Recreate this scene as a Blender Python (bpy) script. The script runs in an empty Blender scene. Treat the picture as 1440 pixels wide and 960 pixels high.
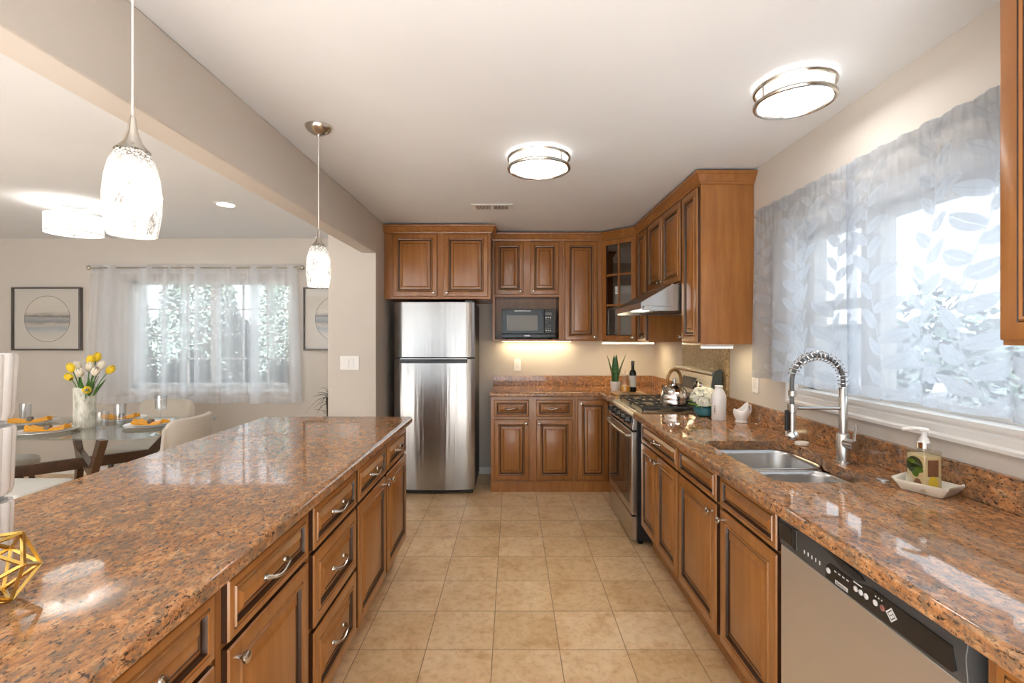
import bpy, bmesh, math, random
import numpy as np
from mathutils import Vector, Matrix
PI = math.pi
sc = bpy.context.scene
C = sc.collection
random.seed(7)

# ------------------------------------------------------------------ camera, world, exposure
cam = bpy.data.cameras.new('camera'); camo = bpy.data.objects.new('camera', cam); C.objects.link(camo)
cam.sensor_width = 36.0; cam.lens = 670/1440*36; cam.shift_y = -8/1440; cam.clip_start = 0.02
camo.location = (0, 0, 1.43); camo.rotation_euler = (PI/2, 0, 0)
sc.camera = camo
w = bpy.data.worlds.new('overcast sky'); sc.world = w; w.use_nodes = True
bg = w.node_tree.nodes['Background']; bg.inputs[0].default_value = (0.86, 0.93, 1.0, 1); bg.inputs[1].default_value = 1.5
sun = bpy.data.lights.new('sun', 'SUN'); suno = bpy.data.objects.new('sun', sun); C.objects.link(suno)
sun.energy = 44.0; sun.angle = 0.01; sun.color = (0.95, 0.97, 1.0)
suno.rotation_euler = Vector((0.04, 0.743, -0.669)).to_track_quat('-Z', 'Y').to_euler(); suno.location = (0, -8, 10)
sc.view_settings.view_transform = 'Standard'; sc.view_settings.look = 'None'
sc.view_settings.gamma = 1.0; sc.view_settings.use_curve_mapping = False
sc.view_settings.exposure = 0.93
sc.cycles.use_denoising = True
sc.cycles.max_bounces = 10; sc.cycles.diffuse_bounces = 5; sc.cycles.transparent_max_bounces = 16
sc.cycles.caustics_reflective = False; sc.cycles.caustics_refractive = False
sc.cycles.sample_clamp_indirect = 6.0
LAMP_FLUSH, LAMP_PENDANT, LAMP_DRUM, LAMP_BAR, LAMP_CAN = 15.0, 0.5, 1.2, 17.0, 70.0

# ------------------------------------------------------------------ materials
M = {}
def newmat(name):
    m = bpy.data.materials.new(name); m.use_nodes = True
    nt = m.node_tree; b = nt.nodes['Principled BSDF']
    M[name] = m
    return m, nt, b
def setp(b, **k):
    for n, v in k.items():
        n = {'color': 'Base Color', 'rough': 'Roughness', 'metal': 'Metallic', 'trans': 'Transmission Weight', 'ior': 'IOR',
             'coat': 'Coat Weight', 'coatr': 'Coat Roughness', 'sheen': 'Sheen Weight', 'sss': 'Subsurface Weight', 'spec': 'Specular IOR Level',
             'ecol': 'Emission Color', 'estr': 'Emission Strength', 'aniso': 'Anisotropic', 'arot': 'Anisotropic Rotation', 'alpha': 'Alpha'}[n]
        if isinstance(v, tuple) and len(v) == 3: v = v + (1,)
        b.inputs[n].default_value = v
def srgb(r, g, b):
    f = lambda c: (c/255/12.92) if c/255 <= 0.04045 else ((c/255+0.055)/1.055)**2.4
    return (f(r), f(g), f(b))
def flat(name, col, rough=0.5, metal=0.0, **k):
    m, nt, b = newmat(name); setp(b, color=col, rough=rough, metal=metal, **k); return m
def node(nt, t, **k):
    n = nt.nodes.new(t)
    for a, v in k.items(): setattr(n, a, v)
    return n
def noise(nt, vec, scale, detail=4, rough=0.6, dist=0.0):
    n = node(nt, 'ShaderNodeTexNoise'); n.inputs['Scale'].default_value = scale; n.inputs['Detail'].default_value = detail
    n.inputs['Roughness'].default_value = rough; n.inputs['Distortion'].default_value = dist
    nt.links.new(vec, n.inputs['Vector']); return n.outputs['Fac']
def ramp(nt, fac, stops):
    r = node(nt, 'ShaderNodeValToRGB'); e = r.color_ramp.elements
    while len(e) < len(stops): e.new(0.5)
    for i, (p, c) in enumerate(stops):
        e[i].position = p; e[i].color = tuple(c)+(1,)
    nt.links.new(fac, r.inputs[0]); return r.outputs[0]
def mixc(nt, fac, a, b, mode='MIX'):
    x = node(nt, 'ShaderNodeMix', data_type='RGBA', blend_type=mode)
    for s, v in ((x.inputs[0], fac), (x.inputs[6], a), (x.inputs[7], b)):
        if hasattr(v, 'is_linked'): nt.links.new(v, s)
        else: s.default_value = v if not isinstance(v, tuple) else (v+(1,) if len(v) == 3 else v)
    return x.outputs[2]
def coords(nt, scale=(1,1,1), which='Object', rot=(0,0,0)):
    t = node(nt, 'ShaderNodeTexCoord'); mp = node(nt, 'ShaderNodeMapping'); mp.inputs['Scale'].default_value = scale
    mp.inputs['Rotation'].default_value = rot
    nt.links.new(t.outputs[which], mp.inputs[0]); return mp.outputs[0]
def bump(nt, b, h, strength=0.1, dist=0.01):
    n = node(nt, 'ShaderNodeBump'); n.inputs['Strength'].default_value = strength; n.inputs['Distance'].default_value = dist
    nt.links.new(h, n.inputs['Height']); nt.links.new(n.outputs[0], b.inputs['Normal'])

def wallmat(name, col, rough=0.85):
    m, nt, b = newmat(name); setp(b, rough=rough, spec=0.25)
    v = coords(nt); n = noise(nt, v, 1.3, 3)
    c2 = tuple(x*0.95 for x in col)
    nt.links.new(ramp(nt, n, [(0.3, c2), (0.7, col)]), b.inputs['Base Color'])
    bump(nt, b, noise(nt, v, 130, 3), 0.06, 0.004); return m
wallmat('wall_paint', srgb(208, 201, 193))
wallmat('ceiling_paint', srgb(228, 231, 235))
wallmat('white_paint', srgb(236, 235, 232), 0.45)

def woodmat(name, a, b_, sc3=(14, 14, 1.1), rough=0.3):
    m, nt, b = newmat(name); setp(b, rough=rough, coat=0.25, coatr=0.15)
    v = coords(nt, sc3)
    n1 = noise(nt, v, 2.2, 6, 0.6, 0.4); v2 = coords(nt, (3, 3, 2.0)); n2 = noise(nt, v2, 2.0, 3)
    c = ramp(nt, n1, [(0.3, a), (0.7, b_)])
    c = mixc(nt, ramp(nt, n2, [(0.35, (0, 0, 0)), (0.75, (0.4, 0.4, 0.4))]), c, tuple(x*0.72 for x in a))
    nt.links.new(c, b.inputs['Base Color'])
    bump(nt, b, n1, 0.03, 0.002); return m
woodmat('maple', (0.275, 0.103, 0.023), (0.39, 0.163, 0.042))
woodmat('maple_side', (0.285, 0.108, 0.026), (0.40, 0.168, 0.045))
flat('glaze', (0.042, 0.016, 0.006), 0.4)
flat('cab_inside', (0.16, 0.075, 0.028), 0.6)
woodmat('walnut', (0.055, 0.024, 0.011), (0.11, 0.05, 0.024), (12, 12, 12), 0.35)
woodmat('bamboo', (0.5, 0.27, 0.07), (0.62, 0.36, 0.11), (3, 24, 24), 0.45)
woodmat('handle_wood', (0.26, 0.12, 0.03), (0.36, 0.18, 0.05), (20, 20, 20), 0.4)

def granite(name):
    m, nt, b = newmat(name); setp(b, rough=0.04, spec=0.5)
    v = coords(nt, (1.0, 0.62, 1.0), rot=(0, 0, 0.5))
    big = noise(nt, v, 6, 3, 0.6, 0.6); mid = noise(nt, v, 40, 8, 0.74, 0.6); fine = noise(nt, v, 105, 6, 0.75, 0.4)
    base = ramp(nt, mid, [(0.36, (0.20, 0.115, 0.065)), (0.45, (0.38, 0.17, 0.07)), (0.54, (0.54, 0.245, 0.095)), (0.64, (0.60, 0.345, 0.17)), (0.74, (0.56, 0.41, 0.28))])
    gr = ramp(nt, noise(nt, v, 52, 7, 0.75, 0.5), [(0.485, (0, 0, 0)), (0.59, (0.8, 0.8, 0.8))])
    base = mixc(nt, gr, base, (0.19, 0.135, 0.09))
    dk = ramp(nt, fine, [(0.40, (1, 1, 1)), (0.465, (0, 0, 0))])
    base = mixc(nt, dk, base, (0.035, 0.027, 0.022))
    bd = ramp(nt, big, [(0.45, (0, 0, 0)), (0.7, (0.55, 0.55, 0.55))])
    pt = mixc(nt, bd, base, (0.17, 0.12, 0.085))
    nt.links.new(pt, b.inputs['Base Color']); return m
granite('granite')
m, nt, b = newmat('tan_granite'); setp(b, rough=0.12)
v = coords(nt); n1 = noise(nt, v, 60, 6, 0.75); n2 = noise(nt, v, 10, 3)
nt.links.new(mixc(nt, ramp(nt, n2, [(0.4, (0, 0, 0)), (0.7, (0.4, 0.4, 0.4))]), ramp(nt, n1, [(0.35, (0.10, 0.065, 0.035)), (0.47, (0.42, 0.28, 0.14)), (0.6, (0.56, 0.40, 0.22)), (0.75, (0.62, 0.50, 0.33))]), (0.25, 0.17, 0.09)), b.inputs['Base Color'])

#
def floortile():
    m, nt, b = newmat('travertine'); setp(b, rough=0.33, spec=0.4)
    v = coords(nt)
    br = node(nt, 'ShaderNodeTexBrick', offset=0.0, squash=1.0); T = 0.3045
    mp = node(nt, 'ShaderNodeMapping'); mp.inputs['Location'].default_value = (0.088 + T*40 - 0.0, -(2.171 - T*40), 0)
    nt.links.new(v, mp.inputs[0]); nt.links.new(mp.outputs[0], br.inputs['Vector'])
    br.inputs['Scale'].default_value = 1.0; br.inputs['Brick Width'].default_value = T; br.inputs['Row Height'].default_value = T
    br.inputs['Mortar Size'].default_value = 0.0022; br.inputs['Mortar Smooth'].default_value = 0.2; br.inputs['Bias'].default_value = 0.0
    br.inputs['Color1'].default_value = (0, 0, 0, 1); br.inputs['Color2'].default_value = (1, 1, 1, 1)
    n1 = noise(nt, v, 5.5, 6, 0.62, 0.5); n2 = noise(nt, v, 26, 5, 0.7, 0.3)
    c = ramp(nt, n1, [(0.30, srgb(192, 150, 105)), (0.45, srgb(220, 188, 146)), (0.60, srgb(232, 208, 172)), (0.74, srgb(208, 168, 122))])
    c2 = ramp(nt, n2, [(0.38, srgb(190, 150, 106)), (0.5, srgb(224, 195, 156)), (0.7, srgb(236, 214, 180))])
    c = mixc(nt, 0.38, c, c2)
    tint = mixc(nt, br.outputs['Color'], srgb(247, 240, 228), (1.08, 1.08, 1.08))
    c = mixc(nt, 1.0, c, tint, 'MULTIPLY')
    c = mixc(nt, br.outputs['Fac'], c, srgb(150, 122, 92))
    nt.links.new(c, b.inputs['Base Color'])
    inv = node(nt, 'ShaderNodeMath', operation='SUBTRACT'); inv.inputs[0].default_value = 1; nt.links.new(br.outputs['Fac'], inv.inputs[1])
    bump(nt, b, inv.outputs[0], 0.35, 0.002)
floortile()

def steel(name, col=(0.58, 0.57, 0.555), rough=0.27, aniso=0.0, sc3=(1, 1, 160), arot=0.0):
    m, nt, b = newmat(name); setp(b, color=col, rough=rough, metal=1.0, aniso=aniso, arot=arot)
    if aniso:
        t = node(nt, 'ShaderNodeTangent', direction_type='RADIAL', axis='Z'); nt.links.new(t.outputs[0], b.inputs['Tangent'])
    v = coords(nt, sc3); n = noise(nt, v, 6, 4, 0.7)
    r = node(nt, 'ShaderNodeMapRange'); r.inputs['To Min'].default_value = rough*0.85; r.inputs['To Max'].default_value = rough*1.2
    nt.links.new(n, r.inputs[0]); nt.links.new(r.outputs[0], b.inputs['Roughness'])
    return m
m_ = steel('fridge_steel', (0.38, 0.37, 0.36), 0.22, 0.6, arot=0.25)
bump(m_.node_tree, m_.node_tree.nodes['Principled BSDF'], noise(m_.node_tree, coords(m_.node_tree, (1, 1, 0.04)), 15, 3, 0.55), 0.35, 0.010)
steel('steel', (0.60, 0.58, 0.55), 0.25)
steel('sink_steel', (0.56, 0.56, 0.56), 0.3)
steel('panel_steel', (0.76, 0.745, 0.73), 0.45)
flat('chrome', (0.82, 0.82, 0.82), 0.07, 1.0)
flat('nickel', (0.60, 0.57, 0.52), 0.24, 1.0)
flat('gold', (0.70, 0.47, 0.13), 0.25, 1.0)
flat('black_gloss', (0.012, 0.012, 0.013), 0.12)
flat('black', (0.014, 0.014, 0.015), 0.4)
flat('oven_glass', (0.035, 0.026, 0.02), 0.05, spec=0.8)
flat('iron', (0.035, 0.035, 0.033), 0.5)
flat('dark_grey', (0.055, 0.056, 0.057), 0.4)
flat('mid_grey', (0.12, 0.12, 0.12), 0.4)
flat('fridge_body', (0.06, 0.06, 0.06), 0.5)
flat('white_plastic', (0.82, 0.81, 0.79), 0.35)
flat('light_print', (0.62, 0.62, 0.62), 0.4)
flat('red_print', (0.30, 0.12, 0.10), 0.4)
flat('ceramic', (0.80, 0.79, 0.78), 0.2, coat=0.3)
flat('cream_ceramic', (0.80, 0.76, 0.66), 0.25, coat=0.3)
flat('teal_ceramic', (0.045, 0.20, 0.25), 0.25)
flat('matte_white', (0.75, 0.74, 0.73), 0.6)
flat('soil', (0.03, 0.02, 0.012), 0.9)
flat('oil_dark', (0.012, 0.014, 0.01), 0.1)
flat('paper', (0.72, 0.69, 0.63), 0.7)
flat('art_mat', (0.70, 0.665, 0.615), 0.8)
flat('frame_grey', (0.12, 0.108, 0.10), 0.35, 0.3)
flat('lemon', (0.80, 0.50, 0.02), 0.4)
flat('orange_jar', (0.85, 0.40, 0.03), 0.3)
flat('lemon_print', (0.88, 0.66, 0.02), 0.35)
flat('leaf_print', (0.10, 0.20, 0.015), 0.4)
flat('dark_leaf_print', (0.02, 0.05, 0.012), 0.4)
flat('brown_print', (0.28, 0.13, 0.08), 0.4)
flat('cream_print', (0.78, 0.66, 0.42), 0.4)
flat('tulip_yellow', (0.85, 0.60, 0.02), 0.45)
flat('tulip_white', (0.82, 0.75, 0.62), 0.5)
flat('petal_white', (0.82, 0.81, 0.72), 0.6)
flat('stem_green', (0.07, 0.20, 0.035), 0.45)
flat('bright_leaf', (0.10, 0.33, 0.04), 0.4)
flat('palm_leaf', (0.022, 0.05, 0.02), 0.4)
flat('napkin_ring', (0.16, 0.12, 0.09), 0.6)
flat('utensil_slate', (0.045, 0.06, 0.065), 0.5)
flat('knife_wood', (0.42, 0.31, 0.19), 0.5)
flat('mw_window', (0.20, 0.19, 0.165), 0.25)
flat('ext_wall', (0.36, 0.38, 0.41), 0.9)
flat('ext_ground', (0.40, 0.40, 0.37), 0.95)
flat('fence_board', (0.075, 0.085, 0.085), 0.9)
flat('well', (0.30, 0.27, 0.22), 0.28, 1.0)
flat('stone_patio', (0.16, 0.16, 0.16), 0.9)
def fabric(name, col, s=250):
    m, nt, b = newmat(name); setp(b, rough=0.95, sheen=0.3)
    v = coords(nt); n = noise(nt, v, s, 2)
    nt.links.new(ramp(nt, n, [(0.3, tuple(x*0.85 for x in col)), (0.7, col)]), b.inputs['Base Color']); bump(nt, b, n, 0.15, 0.002)
fabric('chair_fabric', srgb(205, 196, 183))
fabric('bench_fabric', srgb(226, 223, 216))
fabric('napkin_gold', srgb(236, 166, 40), 120)
fabric('bounce_carpet', srgb(210, 203, 195), 90)
def aloe():
    m, nt, b = newmat('aloe_leaf'); setp(b, rough=0.4)
    v = coords(nt, (1, 1, 6)); n = noise(nt, v, 14, 4)
    nt.links.new(ramp(nt, n, [(0.35, (0.018, 0.075, 0.02)), (0.55, (0.05, 0.16, 0.045)), (0.75, (0.15, 0.27, 0.10))]), b.inputs['Base Color'])
aloe()
def foliage(name, a, b_):
    m, nt, b = newmat(name); setp(b, rough=0.6)
    n = noise(nt, coords(nt), 6, 4); nt.links.new(ramp(nt, n, [(0.3, a), (0.7, b_)]), b.inputs['Base Color'])
foliage('shrub_leaf', (0.010, 0.018, 0.014), (0.028, 0.042, 0.034))
foliage('hedge_leaf', (0.045, 0.06, 0.05), (0.07, 0.09, 0.075))
def birch():
    m, nt, b = newmat('birch_vase'); setp(b, rough=0.45)
    n = noise(nt, coords(nt, (1, 1, 0.35)), 38, 4, 0.7)
    nt.links.new(ramp(nt, n, [(0.3, srgb(150, 150, 130)), (0.5, srgb(205, 205, 192)), (0.75, srgb(232, 230, 220))]), b.inputs['Base Color'])
    bump(nt, b, n, 0.3, 0.004)
birch()
def thin_glass(name, tint=(1, 1, 1), refl=1.0, rough=0.02):
    m = bpy.data.materials.new(name); m.use_nodes = True; nt = m.node_tree; nt.nodes.clear(); M[name] = m
    o = node(nt, 'ShaderNodeOutputMaterial'); t = node(nt, 'ShaderNodeBsdfTransparent'); t.inputs[0].default_value = tint+(1,)
    g = node(nt, 'ShaderNodeBsdfGlossy'); g.inputs['Roughness'].default_value = rough
    lw = node(nt, 'ShaderNodeLayerWeight'); lw.inputs[0].default_value = 0.5
    pw = node(nt, 'ShaderNodeMath', operation='POWER'); pw.inputs[1].default_value = 4.0; nt.links.new(lw.outputs['Facing'], pw.inputs[0])
    mu = node(nt, 'ShaderNodeMath', operation='MULTIPLY_ADD', use_clamp=True); mu.inputs[1].default_value = 0.9*min(refl, 1); mu.inputs[2].default_value = 0.04*refl; nt.links.new(pw.outputs[0], mu.inputs[0])
    x = node(nt, 'ShaderNodeMixShader'); nt.links.new(mu.outputs[0], x.inputs[0]); nt.links.new(t.outputs[0], x.inputs[1]); nt.links.new(g.outputs[0], x.inputs[2])
    nt.links.new(x.outputs[0], o.inputs[0]); return m
thin_glass('window_glass', (0.97, 0.98, 0.98), 0.6)
thin_glass('drink_glass', (0.96, 0.97, 0.98), 1.5)
thin_glass('table_glass', (0.93, 0.96, 0.95), 1.3)
thin_glass('cab_glass', (0.6, 0.6, 0.6), 5.0)
thin_glass('clear_jar', (0.97, 0.965, 0.95), 1.3)
thin_glass('picture_glass', (0.97, 0.97, 0.97), 0.5)
thin_glass('soap_clear', (0.92, 0.89, 0.80), 2.5)
def sheer(name, a0, a1, col, attr=True, tl=0.55):
    m = bpy.data.materials.new(name); m.use_nodes = True; nt = m.node_tree; nt.nodes.clear(); M[name] = m
    o = node(nt, 'ShaderNodeOutputMaterial'); t = node(nt, 'ShaderNodeBsdfTransparent')
    d = node(nt, 'ShaderNodeBsdfDiffuse'); d.inputs[0].default_value = col+(1,)
    l = node(nt, 'ShaderNodeBsdfTranslucent'); l.inputs[0].default_value = col+(1,)
    x = node(nt, 'ShaderNodeMixShader'); x.inputs[0].default_value = tl; nt.links.new(d.outputs[0], x.inputs[1]); nt.links.new(l.outputs[0], x.inputs[2])
    y = node(nt, 'ShaderNodeMixShader'); nt.links.new(t.outputs[0], y.inputs[1]); nt.links.new(x.outputs[0], y.inputs[2])
    at = node(nt, 'ShaderNodeAttribute', attribute_name='weave'); r = node(nt, 'ShaderNodeMapRange')
    r.inputs['To Min'].default_value = a0; r.inputs['To Max'].default_value = a1
    nt.links.new(at.outputs['Fac'], r.inputs[0])
    n = noise(nt, coords(nt), 420, 2); mr = node(nt, 'ShaderNodeMapRange'); mr.inputs['To Min'].default_value = -0.06; mr.inputs['To Max'].default_value = 0.06
    nt.links.new(n, mr.inputs[0]); ad = node(nt, 'ShaderNodeMath', operation='ADD'); nt.links.new(r.outputs[0], ad.inputs[0]); nt.links.new(mr.outputs[0], ad.inputs[1])
    nt.links.new(ad.outputs[0], y.inputs[0]); nt.links.new(y.outputs[0], o.inputs[0]); return m
sheer('leaf_sheer', 0.60, 0.97, (0.60, 0.64, 0.70), tl=0.8)
sheer('plain_sheer', 0.48, 0.95, (0.88, 0.91, 0.96), tl=0.6)
def emit(name, col, s):
    m, nt, b = newmat(name); setp(b, color=(0.5, 0.5, 0.5), rough=0.4, ecol=col, estr=s); return m
emit('flush_glow', (1.0, 0.96, 0.91), LAMP_FLUSH)
emit('flush_side', (1.0, 0.93, 0.82), 1.4)
emit('drum_glow', (1.0, 0.95, 0.87), LAMP_DRUM)
emit('drum_cloth', (1.0, 0.94, 0.85), LAMP_DRUM*0.45)
emit('bulb_glow', (1.0, 0.94, 0.85), 38.0)
emit('bar_glow', (1.0, 0.80, 0.47), LAMP_BAR)
emit('can_glow', (1.0, 0.93, 0.85), LAMP_CAN)
emit('hood_glow', (1.0, 0.85, 0.6), 3.0)
def pendant_glass():
    m, nt, b = newmat('pendant_glass'); setp(b, rough=0.15, color=(0.8, 0.76, 0.7))
    v = coords(nt, (1, 1, 1)); v2 = coords(nt, (1.0, 1.0, 0.45), rot=(0.0, 0.75, 0.3))
    vein = ramp(nt, noise(nt, v2, 17, 6, 0.65, 1.6), [(0.45, (0, 0, 0)), (0.485, (0.75, 0.75, 0.75)), (0.5, (0.9, 0.9, 0.9)), (0.53, (0, 0, 0))])
    patch = ramp(nt, noise(nt, v, 9, 2), [(0.44, (0, 0, 0)), (0.54, (1, 1, 1))])
    f = node(nt, 'ShaderNodeMath', operation='MULTIPLY'); nt.links.new(vein, f.inputs[0]); nt.links.new(patch, f.inputs[1])
    sp = node(nt, 'ShaderNodeSeparateXYZ'); nt.links.new(v, sp.inputs[0])
    mr = node(nt, 'ShaderNodeMapRange'); mr.inputs['From Min'].default_value = 0.135; mr.inputs['From Max'].default_value = 0.185; nt.links.new(sp.outputs[2], mr.inputs[0])
    ck = ramp(nt, noise(nt, v, 190, 3), [(0.42, (0.25, 0.25, 0.25)), (0.58, (1, 1, 1))])
    f2 = node(nt, 'ShaderNodeMath', operation='MULTIPLY'); nt.links.new(mr.outputs[0], f2.inputs[0]); nt.links.new(ck, f2.inputs[1])
    mx = node(nt, 'ShaderNodeMath', operation='MAXIMUM'); nt.links.new(f.outputs[0], mx.inputs[0]); nt.links.new(f2.outputs[0], mx.inputs[1])
    c = mixc(nt, mx.outputs[0], (1.0, 0.96, 0.88), (0.085, 0.062, 0.036))
    nt.links.new(c, b.inputs['Emission Color']); nt.links.new(mixc(nt, 1.0, c, (0.6, 0.6, 0.6), 'MULTIPLY'), b.inputs['Base Color']); b.inputs['Emission Strength'].default_value = LAMP_PENDANT
pendant_glass()
def seascape():
    m, nt, b = newmat('seascape'); setp(b, rough=0.8)
    v = coords(nt); sp = node(nt, 'ShaderNodeSeparateXYZ'); nt.links.new(v, sp.inputs[0])
    n = noise(nt, coords(nt, (1, 1, 5)), 5, 5); ad = node(nt, 'ShaderNodeMath', operation='MULTIPLY_ADD'); ad.inputs[1].default_value = 0.10; nt.links.new(n, ad.inputs[0]); nt.links.new(sp.outputs[2], ad.inputs[2])
    mr = node(nt, 'ShaderNodeMapRange'); mr.inputs['From Min'].default_value = -0.17; mr.inputs['From Max'].default_value = 0.27; nt.links.new(ad.outputs[0], mr.inputs[0])
    nt.links.new(ramp(nt, mr.outputs[0], [(0.0, srgb(222, 216, 206)), (0.18, srgb(208, 206, 202)), (0.27, srgb(176, 184, 192)), (0.36, srgb(205, 196, 184)), (0.43, srgb(150, 152, 156)),
        (0.52, srgb(178, 178, 178)), (0.56, srgb(128, 124, 122)), (0.61, srgb(196, 190, 180)), (0.68, srgb(218, 212, 203)), (1.0, srgb(224, 218, 208))]), b.inputs['Base Color'])
seascape()

# ------------------------------------------------------------------ mesh helpers
class MB:
    def __init__(s): s.v = []; s.f = []; s.m = []
    def add(s, vs, fs, m=0):
        o = len(s.v); s.v += [tuple(p) for p in vs]; s.f += [tuple(i+o for i in f) for f in fs]
        s.m += ([m]*len(fs) if isinstance(m, int) else list(m)); return s
    def box(s, x0, x1, y0, y1, z0, z1, m=0):
        vs = [(x0,y0,z0),(x1,y0,z0),(x1,y1,z0),(x0,y1,z0),(x0,y0,z1),(x1,y0,z1),(x1,y1,z1),(x0,y1,z1)]
        return s.add(vs, [(0,3,2,1),(4,5,6,7),(0,1,5,4),(1,2,6,5),(2,3,7,6),(3,0,4,7)], m)
    def loops(s, rings, m=0, cap0=True, cap1=True, closed=False):
        n = len(rings[0]); vs = [p for r in rings for p in r]; fs = []; ms = []
        R = len(rings)
        for i in range(R if closed else R-1):
            mi = m[i] if isinstance(m, (list, tuple)) else m
            for j in range(n):
                k = (j+1) % n; i2 = (i+1) % R
                fs.append((i*n+j, i*n+k, i2*n+k, i2*n+j)); ms.append(mi)
        if not closed:
            if cap0: fs.append(tuple(reversed(range(n)))); ms.append(m[0] if isinstance(m, (list, tuple)) else m)
            if cap1: fs.append(tuple((R-1)*n+j for j in range(n))); ms.append(m[-1] if isinstance(m, (list, tuple)) else m)
        return s.add(vs, fs, ms)
    def lathe(s, prof, n=24, c=(0,0,0), m=0, cap0=True, cap1=True, sx=1, sy=1, fl=None):
        rings = []
        for r, z in prof:
            r = max(r, 1e-5)
            rings.append([(c[0]+r*sx*(1 if fl is None else fl(2*PI*j/n))*math.cos(2*PI*j/n), c[1]+r*sy*(1 if fl is None else fl(2*PI*j/n))*math.sin(2*PI*j/n), c[2]+z) for j in range(n)])
        return s.loops(rings, m, cap0, cap1)
    def tube(s, pts, r, n=8, m=0, closed=False, sx=1.0):
        P = [Vector(p) for p in pts]; N = len(P)
        R = r if isinstance(r, (list, tuple)) else [r]*N
        t0 = (P[1]-P[0]).normalized(); up = Vector((0,0,1)) if abs(t0.z) < 0.9 else Vector((1,0,0))
        nrm = (up - t0*up.dot(t0)).normalized(); rings = []
        for i in range(N):
            if closed: t = (P[(i+1) % N]-P[i-1]).normalized()
            else: t = (P[min(i+1, N-1)]-P[max(i-1, 0)]).normalized()
            nrm = (nrm - t*nrm.dot(t)).normalized(); bn = t.cross(nrm)
            rings.append([P[i]+(nrm*math.cos(2*PI*j/n)*R[i]+bn*math.sin(2*PI*j/n)*R[i]*sx) for j in range(n)])
        return s.loops(rings, m, closed=closed)
    def ball(s, c, rx, ry=None, rz=None, n=12, m=0, k=8):
        ry = ry or rx; rz = rz or rx
        return s.lathe([(math.sin(PI*i/k)*1.0, -math.cos(PI*i/k)*rz) for i in range(k+1)], n, c, m, sx=rx, sy=ry)
    def prism(s, poly, a, b, axis='z', m=0):
        def mk(p, t): return {'z': (p[0], p[1], t), 'x': (t, p[0], p[1]), 'y': (p[0], t, p[1])}[axis]
        return s.loops([[mk(p, a) for p in poly], [mk(p, b) for p in poly]], m)
    def xf(s, mat, start=0):
        for i in range(start, len(s.v)): s.v[i] = tuple(mat @ Vector(s.v[i]))
        return s
    def build(s, name, mats, parent=None, loc=(0,0,0), rot=None, bev=0, segs=2, smooth=38, sub=0, solid=0):
        me = bpy.data.meshes.new(name); me.from_pydata(s.v, [], s.f)
        for m in (mats if isinstance(mats, (list, tuple)) else [mats]): me.materials.append(M[m])
        me.polygons.foreach_set('material_index', s.m)
        bm = bmesh.new(); bm.from_mesh(me); bmesh.ops.recalc_face_normals(bm, faces=bm.faces); bm.to_mesh(me); bm.free()
        if smooth:
            me.polygons.foreach_set('use_smooth', [True]*len(me.polygons)); me.set_sharp_from_angle(angle=math.radians(smooth))
        me.update()
        o = bpy.data.objects.new(name, me); C.objects.link(o); o.location = loc
        if rot: o.rotation_euler = rot
        if parent: o.parent = parent
        if solid:
            md = o.modifiers.new('solid', 'SOLIDIFY'); md.thickness = solid; md.offset = 0
        if bev:
            md = o.modifiers.new('bevel', 'BEVEL'); md.width = bev; md.segments = segs; md.limit_method = 'ANGLE'; md.angle_limit = math.radians(40); md.harden_normals = True
        if sub:
            md = o.modifiers.new('sub', 'SUBSURF'); md.levels = sub; md.render_levels = sub
        return o
def tag(o, label, cat, group=None):
    o['label'] = label; o['category'] = cat
    if group: o['group'] = group
    return o
def thing(name, label, cat, loc=(0,0,0), rotz=0, group=None):
    o = bpy.data.objects.new(name, None); C.objects.link(o); o.location = loc; o.rotation_euler = (0, 0, rotz); o.empty_display_size = 0.05
    return tag(o, label, cat, group)
def struct(o): o['kind'] = 'structure'; return o
def copy_tree(o, parent=None):
    c = o.copy(); C.objects.link(c)
    if parent: c.parent = parent
    for ch in list(o.children): copy_tree(ch, c)
    return c
def dup(o, loc, rotz=0, label=None, group=None):
    c = copy_tree(o); c.location = loc; c.rotation_euler = (0, 0, rotz)
    if label: c['label'] = label
    if group: c['group'] = group
    return c
def rrect(x0, x1, y0, y1, r, n=6):
    pts = []
    for cx, cy, a in ((x1-r, y1-r, 0), (x0+r, y1-r, 90), (x0+r, y0+r, 180), (x1-r, y0+r, 270)):
        for i in range(n+1):
            t = math.radians(a+90*i/n); pts.append((cx+r*math.cos(t), cy+r*math.sin(t)))
    return pts
def offset_poly(poly, d):   # CCW polygon, inward
    n = len(poly); out = []
    for i in range(n):
        p0, p1, p2 = Vector(poly[i-1]), Vector(poly[i]), Vector(poly[(i+1) % n])
        e1, e2 = (p1-p0).normalized(), (p2-p1).normalized()
        n1, n2 = Vector((-e1.y, e1.x)), Vector((-e2.y, e2.x))
        b = n1+n2; b = b/max(b.dot(n1), 1e-6) if b.length > 1e-6 else n1
        out.append(tuple(p1+b*d))
    return out
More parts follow.
